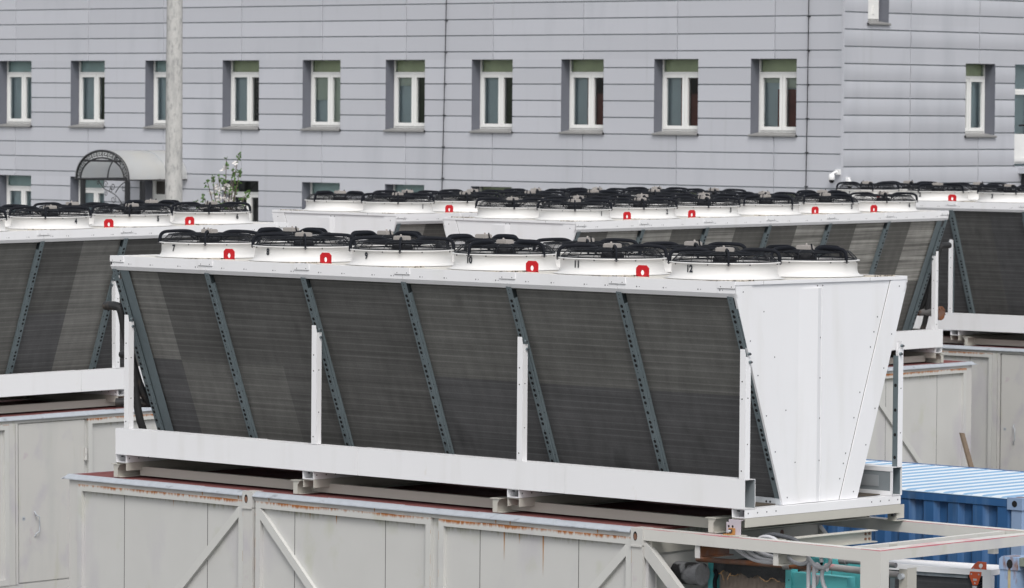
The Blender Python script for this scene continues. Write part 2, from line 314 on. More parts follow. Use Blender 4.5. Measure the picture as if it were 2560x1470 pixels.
# --- fan meshes (origin: ring centre on the deck)
def ring_me():
    b = MB(); b.lathe([(0.60, 0.003), (0.575, 0.006), (0.553, 0.016), (0.538, 0.032), (0.5305, 0.052), (0.5285, 0.075), (0.528, 0.150), (0.553, 0.154), (0.553, 0.163), (0.520, 0.166), (0.512, 0.16), (0.508, -0.10)], WHITE_RING, 72)
    for k in range(8):
        a = rad(22.5 + 45 * k); b.sphere((0.545 * math.cos(a), 0.545 * math.sin(a), 0.147), 0.008, SCREW, 6)
    return b.mesh('fan_ring')
def guard_me():
    b = MB(); w = 0.0022
    prof = [(0.524, 0.172), (0.511, 0.184), (0.499, 0.197), (0.487, 0.209), (0.475, 0.221), (0.463, 0.233), (0.451, 0.244), (0.42, 0.250), (0.38, 0.253), (0.33, 0.256), (0.28, 0.258), (0.23, 0.259), (0.18, 0.260), (0.14, 0.260)]
    for i, (r, z) in enumerate(prof):
        b.tube([(r * math.cos(2 * math.pi * k / 40), r * math.sin(2 * math.pi * k / 40), z) for k in range(41)], 0.0065 if i in (0, 6) else w, WIRE, 4, False)
    for k in range(18):
        a = 2 * math.pi * (k + 0.5) / 18; c, s_ = math.cos(a), math.sin(a)
        b.tube([(r * c, r * s_, z + 0.004) for r, z in (prof[0], prof[6], prof[9], prof[13])], 0.0036, WIRE, 4, False)
    for k in range(9):
        a = 2 * math.pi * k / 9; c, s_ = math.cos(a), math.sin(a)
        b.tube([(0.27 * c, 0.27 * s_, 0.256), (0.17 * c, 0.17 * s_, 0.20), (0.15 * c, 0.15 * s_, 0.18)], 0.005, WIRE, 4, False)
    return b.mesh('wire_guard')
def arm_me():
    pts = smooth_path([(0.548, 0, 0.155), (0.547, 0, 0.200), (0.534, 0, 0.243), (0.496, 0, 0.270), (0.43, 0, 0.279), (0.32, 0, 0.284), (0.24, 0, 0.283), (0.185, 0, 0.270), (0.14, 0, 0.242), (0.12, 0, 0.22)], 5)
    b = MB(); n = len(pts); hw, hh = 0.0100, 0.0185; vs = []; fs = []
    for i, p in enumerate(pts):
        t = (pts[min(i + 1, n - 1)] - pts[max(i - 1, 0)]).normalized(); nn = Vector((-t.z, 0, t.x)) * hh; y = Vector((0, hw, 0)); y6 = y * 0.5; n6 = nn * 0.7
        vs += [p + nn - y6, p + nn + y6, p + n6 + y, p - n6 + y, p - nn + y6, p - nn - y6, p - n6 - y, p + n6 - y]
    for i in range(n - 1):
        for k in range(8): fs.append((i * 8 + k, i * 8 + (k + 1) % 8, (i + 1) * 8 + (k + 1) % 8, (i + 1) * 8 + k))
    fs += [tuple(range(8))[::-1], tuple(range((n - 1) * 8, n * 8))]
    b.add(vs, fs, RUBBER, True); b.box(0.53, 0.572, -0.02, 0.02, 0.146, 0.153, SCREW); b.tube([(0.556, 0, 0.135), (0.556, 0, 0.157)], 0.009, SCREW, 6)
    return b.mesh('support_arm')
def motor_me():
    b = MB(); b.lathe([(0, 0.215), (0.07, 0.215), (0.105, 0.208), (0.115, 0.195), (0.115, 0.165), (0.09, 0.145), (0, 0.14)], BLADE, 24)
    for k in range(10):
        a = rad(36 * k); b.tube([(0.135 * math.cos(a), 0.135 * math.sin(a), 0.155), (0.135 * math.cos(a), 0.135 * math.sin(a), 0.21)], 0.005, WIRE, 4)
    return b.mesh('motor')
def blades_me():
    b = MB()
    for k in range(7):
        vs = []; fs = []
        for i in range(6):
            r = 0.14 + 0.36 * i / 5; sw = rad(14 * (i / 5) ** 1.5); ch = 0.15 + 0.03 * i / 5; tw = 0.055 - 0.022 * i / 5
            for t in (-0.5, -0.17, 0.17, 0.5):
                a = rad(360 / 7 * k) + sw + t * ch / r * 1.15; vs.append((r * math.cos(a), r * math.sin(a), 0.075 + t * 2 * tw + 0.012 * (0.25 - t * t)))
        for i in range(5):
            for j in range(3): fs.append((i * 4 + j, i * 4 + j + 1, i * 4 + 5 + j, i * 4 + 4 + j))
        b.add(vs, fs, BLADE, True)
    return b.mesh('impeller')
def tbox_me():
    b = MB(); b.box(-0.08, 0.08, -0.05, 0.05, 0.263, 0.298, BOXM); b.box(-0.072, 0.072, -0.043, 0.043, 0.298, 0.305, BOXM)
    for i in range(9): b.box(-0.066 + i * 0.0165, -0.060 + i * 0.0165, -0.054, -0.05, 0.266, 0.294, BOXM)
    b.sphere((0.0, -0.02, 0.312), 0.011, BOXM, 8); b.tube([(-0.1, 0.0, 0.26), (-0.09, 0, 0.278), (-0.08, 0, 0.32)], 0.008, RUBBER, 6)
    return b.mesh('terminal_box')
def lug_me():
    b = MB(); w, h = 0.083, 0.118; out = [(-w, 0), (w, 0), (w, h - 0.028), (w - 0.034, h), (-w + 0.034, h), (-w, h - 0.028)]; H = [(0.026 * math.cos(rad(30 * k)) , 0.044 + 0.028 * math.sin(rad(30 * k))) for k in range(12)]
    # plate with a real hole: strips from the outline to the hole
    O = []
    for k in range(12):
        a = rad(30 * k); dx, dz = math.cos(a), math.sin(a); best = 9
        for i in range(6):
            x0, z0 = out[i]; x1, z1 = out[(i + 1) % 6]; ex, ez = x1 - x0, z1 - z0; den = dx * ez - dz * ex
            if abs(den) < 1e-9: continue
            t = ((x0) * ez - (z0 - 0.044) * ex) / den; u = ((x0) * dz - (z0 - 0.044) * dx) / den
            if t > 0 and -1e-6 <= u <= 1 + 1e-6: best = min(best, t)
        O.append((dx * best, 0.044 + dz * best))
    for y in (-0.006, 0.006):
        vs = [(x, y, z) for x, z in O] + [(x, y, z) for x, z in H]; fs = [(k, (k + 1) % 12, 12 + (k + 1) % 12, 12 + k) for k in range(12)]
        b.add(vs, fs if y > 0 else [f[::-1] for f in fs], REDM)
    for L in (O, H):
        b.add([(x, -0.006, z) for x, z in L] + [(x, 0.006, z) for x, z in L], [(k, (k + 1) % 12, 12 + (k + 1) % 12, 12 + k) for k in range(12)], REDM)
    # corner fills that the 12 rays cut off
    for sx in (-1, 1):
        b.prism([(sx * w, -0.006, 0), (sx * w, -0.006, 0.02), (sx * 0.04, -0.006, 0.0)], (0, 0.012, 0), REDM)
        b.prism([(sx * w, -0.0055, h - 0.05), (sx * w, -0.0055, h - 0.028), (sx * (w - 0.034), -0.0055, h), (sx * 0.03, -0.0055, h)], (0, 0.011, 0), REDM)
    b.box(-w, w, -0.02, 0.02, -0.004, 0.004, WHITE_DECK)
    return b.mesh('lifting_lug')
def digit_me(txt, sgn):
    cu = bpy.data.curves.new('digits', 'FONT'); cu.body = txt; cu.size = 0.096; cu.align_x = 'CENTER'; cu.offset = 0.0042
    o = bpy.data.objects.new('digits_tmp', cu); COL.objects.link(o); dg = bpy.context.evaluated_depsgraph_get(); dg.update()
    me = bpy.data.meshes.new_from_object(o.evaluated_get(dg)); bpy.data.objects.remove(o); bpy.data.curves.remove(cu)
    bm = bmesh.new(); bm.from_mesh(me); bmesh.ops.subdivide_edges(bm, edges=bm.edges[:], cuts=2)
    for v in bm.verts:
        x, y = v.co.x * 0.86, v.co.y; a = x / 0.534
        rr = 0.5352
        v.co = Vector((-sgn * rr * math.sin(a), sgn * rr * math.cos(a), 0.072 + y))
    bm.to_mesh(me); bm.free(); me.materials.clear(); me.materials.append(DIGIT); me.name = 'fan_number'; return me

# --- body meshes, side A at y = 0; side B is the mirror image in y
def deck_me():
    b = MB(); b.box(-9.055, 0.026, 0.012, WD - 0.012, ZD - 0.022, ZD - 0.012, WHITE_DECK)
    for i in range(6):                                                # one square fan plate per fan, slightly proud, edges dirty
        for y in (0.71, 1.965): b.box(-9.0 + P * i + 0.03, -7.5 + P * i - 0.03, y - 0.66 if y < 1 else y - 0.58, y + 0.58 if y < 1 else y + 0.66, ZD - 0.012, ZD - 0.003, WHITE_DECK)
    for i in range(6):
        for y, e in ((0.71, 1), (1.965, -1)):
            x = -9.0 + P * i; ye = 0.085 if e > 0 else WD - 0.085
            b.prism([(x + 0.82, ye, ZD - 0.01), (x + 1.44, ye, ZD - 0.01), (x + 1.44, ye, ZD + 0.012)], (0, 0.3 * e, 0), GRIME)
    return b.mesh('top_deck')
def fascia_me():
    b = MB()
    segs = [-9.055, XK[1] + 0.02, XK[3] + 0.02, XK[5] + 0.02, 0.026]
    for a, c in zip(segs, segs[1:]):
        b.prism([(a + 0.002, 0, ZD), (a + 0.002, 0, 2.186), (a + 0.002, 0.022, ZF), (a + 0.002, 0.05, ZF), (a + 0.002, 0.014, 2.19), (a + 0.002, 0.014, ZD)], (c - a - 0.004, 0, 0), WHITE)
    b.box(-9.05, 0.02, 0.016, 0.024, 2.16, ZD - 0.03, SEAM)
    for i in range(6):
        for dx in (0.25, 0.60, 1.05, 1.33):
            for d in (0, 0.035): b.disc((-9.0 + P * i + dx + d, -0.0015, 2.215), (0, -1, 0), 0.0075 if d == 0 else 0.005, SCREW, 6)
    return b.mesh('top_fascia')
def cap_me():
    b = MB(); b.box(-0.11, 0.11, -0.009, 0.0, 2.235, ZD + 0.003, WHITE); b.box(-0.11, 0.11, 0.0, 0.06, ZD + 0.0005, ZD + 0.003, WHITE); b.box(-0.109, 0.111, -0.0092, -0.001, 2.2335, 2.2352, SEAM)
    for d in (-0.07, 0.07): b.disc((d, -0.0105, 2.25), (0, -1, 0), 0.006, SCREW, 6)
    return b.mesh('cap_plate')
HOLES = [225, 260, 295, 363, 433, 468, 502, 572, 605, 640, 740, 777, 815, 865, 903, 972, 1040, 1073, 1108, 1176, 1210, 1244, 1310, 1378]
SMALL = [145, 172, 328, 340, 395, 540, 668, 690, 840, 926, 1012, 1155, 1275, 1330]
def strut_me(wide=False):
    b = MB(); zt, zb = ZF + 0.01, 0.12; d = 0.012; dep = 0.062
    nrm = Vector((0, -1, -SL)).normalized()
    def P3(x, z, off=0): return Vector((x, ys(z), z)) + nrm * off
    # front plate, return flange on the +x side, and the edge on the other side
    for x0, x1, o0, o1 in ((0, 0.072, -0.003, 0), (0.069, 0.072, -dep, -0.0031), (0, 0.003, -dep, -0.0031)):
        z1 = zt if x0 < 0.01 else zt - 0.12
        q = [P3(x0, z1 if x0 else zt, o0), P3(x1, z1 if x0 else zt, o0), P3(x1, zb, o0), P3(x0, zb, o0)]
        b.prism(q, nrm * (o1 - o0), GALV)
    b.prism([P3(0.072, zt - 0.12, -0.012), P3(0.098, zt - 0.12, -0.012), P3(0.098, zb, -0.012), P3(0.072, zb, -0.012)], nrm * 0.004, GALV)
    if wide: b.prism([P3(0.0985, zt, -0.03), P3(0.235, zt, -0.03), P3(0.235, zb, -0.03), P3(0.0985, zb, -0.03)], nrm * 0.004, GALV)
    for h, r in [(q, 0.0185) for q in HOLES] + [(q, 0.006) for q in SMALL]:
        z = zt - (h - 125) / 1275 * (zt - 0.317); b.disc(P3(0.034, z, 0.0012), nrm, r, HOLE, 10)
    for i in range(8): z = zt - 0.2 - i * 0.22; b.disc(P3(0.088, z, -0.0065), nrm, 0.006, HOLE, 6)
    return b.mesh('strut')
def coil_me(mats, x0, x1, split, zsplit=1.16):
    """one coil block: four face cells (upper/lower x left/right) on a slab"""
    b = MB(); off = 0.06; zt, zb = 2.15, 0.15
    pt = lambda x, z, o=0.0: (x, ys(z) + off + o, z)
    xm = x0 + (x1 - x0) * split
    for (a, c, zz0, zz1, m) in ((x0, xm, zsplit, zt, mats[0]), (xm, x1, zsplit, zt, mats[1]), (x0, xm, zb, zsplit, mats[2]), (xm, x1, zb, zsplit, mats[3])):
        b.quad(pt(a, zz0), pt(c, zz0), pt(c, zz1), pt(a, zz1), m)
    b.quad(pt(x1, zb, 0.12), pt(x0, zb, 0.12), pt(x0, zt, 0.12), pt(x1, zt, 0.12), GALV)
    b.quad(pt(x0, zb), pt(x0, zb, 0.12), pt(x1, zb, 0.12), pt(x1, zb), GALV)
    b.quad(pt(x0, zb), pt(x0, zt), pt(x0, zt, 0.12), pt(x0, zb, 0.12), GALV); b.quad(pt(x1, zt), pt(x1, zb), pt(x1, zb, 0.12), pt(x1, zt, 0.12), GALV)
    return b.mesh('coil_panel')
def post_me():
    b = MB(); b.prism([(0, 0, 0.378), (0.074, 0, 0.378), (0.074, 0, 1.56), (0.058, 0, 1.645), (0, 0, 1.645)], (0, 0.004, 0), WHITE)
    b.box(0.070, 0.074, 0.004, 0.075, 0.378, 1.57, WHITE); b.box(0.0, 0.004, 0.004, 0.03, 0.378, 1.63, WHITE); b.box(0.004, 0.07, 0.071, 0.075, 0.378, 1.5, GALV)
    for z in (1.33, 1.16, 0.46): b.disc((0.03, -0.001, z), (0, -1, 0), 0.008, HOLE, 8)
    for z in (0.47, 0.7, 0.95, 1.2): b.disc((0.036, 0.0755, z), (0, 1, 0), 0.018, HOLE, 10)
    for z in (1.17, 0.72): b.disc((0.0748, 0.035, z), (1, 0, 0), 0.007, HOLE, 8)
    return b.mesh('post')
def bolt_me():
    b = MB(); b.tube([(0, 0, 0), (0.02, 0, 0)], 0.017, GALV, 6); b.tube([(0.02, 0, 0), (0.035, 0, 0)], 0.009, SCREW, 6); return b.mesh('bolt')
def beam_me():
    b = MB(); y0, y1, z0, z1, t = IB, IB + 0.158, 0.089, 0.377, 0.005
    segs = [-9.083, -6.80, -5.26, -2.29, 0.082]
    for i, (a, c) in enumerate(zip(segs, segs[1:])):
        g = 0.0015; lift = 0.004 if i in (1,) else 0
        b.box(a + g, c - g, y0 - lift, y0 + t, z0, z1 - lift, WHITE)
        b.box(a + g, c - g, y0 + t, y1, z1 - t - lift, z1 - lift, WHITE); b.box(a + g, c - g, y0 + t, y1, z0, z0 + t, WHITE); b.box(a + g, c - g, y1 - 0.012, y1 - t - 0.001, z0 + t, z1 - t - lift, GALV_M); b.box(a + g, c - g, y1 - t, y1, z0 + t, z0 + 0.045, WHITE); b.box(a + g, c - g, y1 - t, y1, z1 - 0.045 - lift, z1 - t - lift, WHITE)
    b.box(-9.05, 0.06, y0 + t + 0.0005, y0 + t + 0.006, z0 + 0.007, z1 - 0.012, GALV)
    for x in (-9.0832, 0.0524): b.box(x, x + 0.03, y1 - t + 0.0002, y1 + 0.0005, z0 + 0.0452, z1 - 0.0492, WHITE)
    for i in range(9): b.box(-8.62 + i, -8.10 + i, y1 - 0.0049, y1 - 0.002, z0 + 0.085, z1 - 0.09, GALV_P)
    return b.mesh('base_beam')
def xrail_me():
    b = MB(); x0, x1, y0, y1, z0, z1, t = 0, 0.165, IB + 0.012, WD - IB - 0.012, 0.0, 0.0855, 0.006
    b.box(x0, x1, y0, y1, z0, z0 + t, WHITE); b.box(x0, x1, y0, y1, z1 - t, z1, WHITE); b.box(x0, x0 + t, y0, y1, z0 + t, z1 - t, WHITE); b.box(x1 - t, x1, y0, y1, z0 + t, z1 - t, WHITE)
    for y in [y0 + 0.05 + 0.14 * i for i in range(4)] + [y1 - 0.05 - 0.14 * i for i in range(4)]: b.disc((x1 + 0.0012, y, 0.045), (1, 0, 0), 0.009, SCREW, 6)
    for x in (0.035, 0.11): b.tube([(x, y0 + 0.06, 0.055), (x, y0 + 0.06, 0.08)], 0.014, SCREW, 6)
    return b.mesh('cross_rail')
def endpanel_me():
    b = MB(); x = 0.0; iy = lambda z: 0.25 + (2.272 - z) * 0.3575
    b.prism([(x + 0.006, 0.22, 2.28), (x + 0.006, 0.98, 0.09), (x + 0.006, WD - 0.98, 0.09), (x + 0.006, WD - 0.22, 2.28)], (0.006, 0, 0), WHITE)
    b.box(x, x + 0.03, 0.0, WD, 2.2665, ZD + 0.001, WHITE); b.box(x + 0.028, x + 0.031, 0.42, 0.423, 2.2665, ZD + 0.0012, SEAM); b.box(x + 0.028, x + 0.031, WD - 0.6, WD - 0.597, 2.2665, ZD + 0.0012, SEAM)
    for z, y in ((2.0, 0.33), (1.55, 0.5), (1.02, 0.68), (0.5, 0.83)):
        b.disc((x + 0.0135, y + 0.12, z), (1, 0, 0), 0.008, SCREW, 6)
    for z in (1.9, 1.75, 1.6, 1.15, 0.9, 0.55, 0.45, 0.3): b.disc((x + 0.0135, WD - iy(z) - 0.07, z), (1, 0, 0), 0.009, SCREW, 6)
    b.disc((x + 0.0135, 1.98, 0.98), (1, 0.0, 0), 0.02, PAN, 5)
    return b.mesh('end_panel')
def strip_me():
    b = MB(); pts = [(0.002, 2.266), (0.002, 2.185), (0.757, 0.09), (1.03, 0.09), (0.25, 2.266)]
    b.prism([(-0.002, y, z) for y, z in pts], (0.026, 0, 0), WHITE); b.prism([(0.0122, 1.0305, 0.09), (0.0122, 0.2505, 2.266), (0.0122, 0.2565, 2.266), (0.0122, 1.0365, 0.09)], (0.002, 0, 0), SEAM)
    for z, y in ((2.2, 0.12), (1.72, 0.235), (1.38, 0.355), (0.98, 0.49), (0.62, 0.63), (0.16, 0.82)): b.disc((0.0255, y, z), (1, 0, 0), 0.0085, SCREW, 6)
    return b.mesh('edge_strip')
def rib_me():
    b = MB(); y0, y1 = 1.262, 1.338
    b.prism([(0.0125, y1, 0.092), (0.0125, 0.98, 0.092), (0.030, y0, 0.092), (0.0130, y1, 0.092)], (0, 0, 2.12), WHITE); b.box(0.0122, 0.019, y1 + 0.0005, y1 + 0.004, 0.092, 2.21, WHITE)
    for z in (1.72, 1.32, 0.92, 0.5): b.disc((0.0205, y1 - 0.024, z), (0.975, 0.22, 0), 0.009, SCREW, 6)
    for y in (1.27, 1.35): b.disc((0.0135, y, 2.235), (1, 0, 0), 0.009, SCREW, 6)
    return b.mesh('stiffening_rib')
def sole_me():
    b = MB(); b.box(-9.03, 0.0, 0.735, 0.80, 0.09, 0.15, GALV_L)
    for x in (-0.12, -0.17, -1.5, -3.1): b.disc((x, 0.7335, 0.115), (0, -1, 0), 0.012, HOLE, 8)
    return b.mesh('sole_channel')
def pan_me():
    b = MB(); b.box(-9.0, -0.05, 0.81, WD - 0.81, 0.105, 0.125, PAN); b.box(-9.0, -0.05, 0.3, 0.73, 0.092, 0.10, PAN); b.box(-9.0, -0.05, WD - 0.73, WD - 0.3, 0.092, 0.10, PAN); return b.mesh('floor_pan')
def closure_me():
    b = MB(); b.prism([(-8.99, 0.1, 2.27), (-8.99, 0.86, 0.12), (-8.99, WD - 0.86, 0.12), (-8.99, WD - 0.1, 2.27)], (0.006, 0, 0), GALV); b.box(-9.056, -9.03, 0, WD, 2.2, ZD + 0.0008, WHITE); return b.mesh('header_end_plate')
def pipes_me(flange):
    b = MB()
    b.tube(smooth_path([(-9.40, 0.235, 1.725), (-9.22, 0.235, 1.727), (-9.15, 0.25, 1.67), (-9.15, 0.33, 1.36), (-9.15, 0.46, 0.98), (-9.15, 0.545, 0.80), (-9.13, 0.67, 0.62)], 5), 0.050, PIPE, 12)
    b.tube(smooth_path([(-9.40, 0.48, 1.17), (-9.22, 0.45, 1.18), (-9.15, 0.42, 1.10), (-9.15, 0.47, 0.72), (-9.15, 0.53, 0.46), (-9.15, 0.585, 0.32), (-9.15, 0.62, 0.13)], 5), 0.044, PIPE, 12)
    b.tube([(-9.45, 0.44, 0.63), (-9.30, 0.55, 0.63), (-9.10, 0.70, 0.63)], 0.050, PIPE, 12)
    if flange:
        b.tube([(-9.15, 0.8, 0.63), (-9.15, 0.3, 0.63)], 0.06, STEEL, 14); b.tube([(-9.15, 0.22, 0.63), (-9.15, 0.20, 0.63)], 0.115, RUSTY, 18); b.tube([(-9.15, 0.26, 0.63), (-9.15, 0.235, 0.63)], 0.115, PIPE, 18)
        for k in range(8):
            a = rad(45 * k + 10); b.tube([(-9.15 + 0.09 * math.cos(a), 0.28, 0.63 + 0.09 * math.sin(a)), (-9.15 + 0.09 * math.cos(a), 0.18, 0.63 + 0.09 * math.sin(a))], 0.012, RUSTY, 6)
    return b.mesh('header_pipe')

C = {k: coil_mat('coil_' + k, v, s) for k, v, s in (('dark', (0.083, 0.083, 0.085), 0.08), ('mid', (0.094, 0.093, 0.090), 0.10), ('soft', (0.122, 0.121, 0.115), 0.08), ('pale', (0.155, 0.153, 0.145), 0.10), ('silver', (0.27, 0.262, 0.243), 0.24), ('bronze', (0.125, 0.122, 0.114), 0.05))}  # cell tones carry how differently bent fins catch the light
def unit(name, label, mw, arms, coilA, coilB, group, flange=False):
    root = thing(name, label, 'dry cooler', mw, group=group)
    link('top_deck', once('deck', deck_me), root)
    for sd_ in 'AB':
        mir = None if sd_ == 'A' else WD
        def M(key, fn):
            k = (key, sd_)
            if k not in MESH:
                me = fn()
                if mir is not None:
                    for v in me.vertices: v.co.y = WD - v.co.y
                    me.flip_normals()
                MESH[k] = me
            return MESH[k]
        link('top_fascia', M('fascia', fascia_me), root)
        for i, x in enumerate(XK): link('cap_plate', M('cap', cap_me), root, (min(max(x + 0.02, -8.945), -0.084), 0, 0))
        for i, x in enumerate(XK): link('strut', M('strutw' if i == 0 else 'strut', (lambda w=(i == 0): strut_me(w))), root, (x, 0, 0))
        for i in range(6):
            cells = (coilA if sd_ == 'A' else coilB)[i]
            x0 = XK[i] + (0.075 if i else 0.11); x1 = XK[i + 1] + 0.01
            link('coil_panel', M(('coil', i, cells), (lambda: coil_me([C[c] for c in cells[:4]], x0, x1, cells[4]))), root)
        for i in (0, 2, 4, 6):
            px = XK[i] + (0.085 if i == 0 else 0.066 if i < 6 else 0.083)
            po = link('post', M('post', post_me), root, (px, IB if sd_ == 'A' else -IB, 0))
            for z, y in ((1.60, 0.035), (1.52, 0.055)): link('bolt', once('bolt', bolt_me), po, (0.074, y if sd_ == 'A' else WD - y, z))
        link('base_beam', M('beam', beam_me), root); link('sole_channel', M('sole', sole_me), root)
        link('edge_strip', M('strip', strip_me), root)
        link('header_pipe', M(('pipes', flange), lambda: pipes_me(flange)), root)
    for x in (-9.083, -6.10, -3.10, -0.090): link('cross_rail', once('xrail', xrail_me), root, (x, 0, 0))
    for k, f in (('end_panel', endpanel_me), ('stiffening_rib', rib_me), ('floor_pan', pan_me), ('header_end_plate', closure_me)): link(k, once(k, f), root)
    for i in range(6):
        for sd_ in 'AB':
            num = 7 + i if sd_ == 'A' else 6 - i; y = 0.725 if sd_ == 'A' else WD - 0.70; sg = -1 if sd_ == 'A' else 1
            fan = link('fan', once('ring', ring_me), root, (-8.25 + P * i + 0.02, y, ZD))
            link('wire_guard', once('guard', guard_me), fan, rot=(0, 0, random.random() * 0.3)); link('motor', once('motor', motor_me), fan); link('impeller', once('blades', blades_me), fan, rot=(0, 0, random.random()))
            link('terminal_box', once('tbox', tbox_me), fan, rot=(0, 0, rad(0 if sd_ == 'A' else 180) + random.uniform(-0.2, 0.2)))
            a0 = 45 if arms[(sd_, i)] else 0
            for q in range(4): link('support_arm', once('arm', arm_me), fan, rot=(0, 0, rad(a0 + 90 * q + random.uniform(-3, 3))))
            link('fan_number', once(('digit', num), lambda: digit_me(str(num), sg)), fan)
            if i in (0, 1, 3, 4): link('lifting_lug', once('lug', lug_me), fan, (P / 2 + 0.11, (0.22 if sd_ == 'A' else WD - 0.22) - y, 0.0))
    return root
def umat(q, rotz):
    x, y, z, a, tx, ty = q
    return Matrix.Translation((x, y, z)) @ Matrix.Rotation(tx, 4, 'X') @ Matrix.Rotation(ty, 4, 'Y') @ Matrix.Rotation(rad(rotz) + a, 4, 'Z')
MW = {'main': Matrix.Identity(4),
      'left': umat((-20.094, 1.741, -0.062, rad(0.17), rad(0.556), rad(-0.125)), -90),
      'backleft': umat((-21.97, 14.8085, 0.0747, 0.0091, 0.0012, 0.0029), -90),
      'middle': umat((-18.66, 15.2086, 0.0305, 0.0157, 0.0065, 0.0037), -90),
      'right': umat((-21.964, 30.386, 0.142, rad(3), 0, 0), 180)}
def armset(A, B): return {**{('A', i): c == 'x' for i, c in enumerate(A)}, **{('B', i): c == 'x' for i, c in enumerate(B)}}
GRP = 'white V-shaped dry coolers on grey containers'
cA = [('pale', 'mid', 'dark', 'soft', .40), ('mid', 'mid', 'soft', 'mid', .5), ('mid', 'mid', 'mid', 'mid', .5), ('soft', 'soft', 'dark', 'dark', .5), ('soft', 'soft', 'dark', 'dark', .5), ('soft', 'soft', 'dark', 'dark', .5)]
dull = [('mid', 'mid', 'mid', 'mid', .5)] * 6
# side B lists run from the header end (far) to the plain end (near)
cMid = [('silver', 'bronze', 'bronze', 'bronze', .55), ('silver', 'bronze', 'silver', 'bronze', .50), ('silver', 'bronze', 'silver', 'bronze', .5), ('bronze', 'silver', 'bronze', 'silver', .5), ('bronze', 'silver', 'bronze', 'silver', .5), ('silver', 'bronze', 'silver', 'bronze', .5)]
cLeft = [('mid', 'mid', 'mid', 'mid', .5), ('mid', 'mid', 'mid', 'mid', .5), ('pale', 'soft', 'pale', 'dark', .5), ('soft', 'soft', 'soft', 'soft', .5), ('mid', 'soft', 'mid', 'mid', .5), ('mid', 'soft', 'mid', 'mid', .5)]
cLeft[2] = ('pale', 'mid', 'pale', 'dark', .47); cLeft[1] = ('pale', 'mid', 'pale', 'dark', .5)
cBL = [('silver', 'bronze', 'bronze', 'bronze', .5)] * 5 + [('bronze', 'silver', 'bronze', 'silver', .55)]
cRight = [('dark', 'dark', 'dark', 'dark', .5)] * 3 + [('dark', 'mid', 'dark', 'mid', .5)] * 3
unit('dry_cooler', 'nearest white V-shaped dry cooler, its long dark side under fans 7 to 12', MW['main'], armset('xxxoxx', 'oooxxo'), cA, dull, GRP)
unit('dry_cooler', 'white dry cooler cut off by the left edge, showing fans 3, 2 and 1', MW['left'], armset('oxxoox', 'xxxxxx'), dull, cLeft, GRP)
unit('dry_cooler', 'mostly hidden white dry cooler whose blank end shows left of the middle one', MW['backleft'], armset('xxxxxo', 'xxoxxx'), dull, cBL, GRP)
unit('dry_cooler', 'white dry cooler in the middle with silver striped coils, fans 6 to 1', MW['middle'], armset('oxxxxx', 'xooxxx'), dull, cMid, GRP, True)
unit('dry_cooler', 'far right white dry cooler by the building corner, dark coils under fans 5, 4', MW['right'], armset('xxxxxx', 'xxxxox'), dull, cRight, GRP)

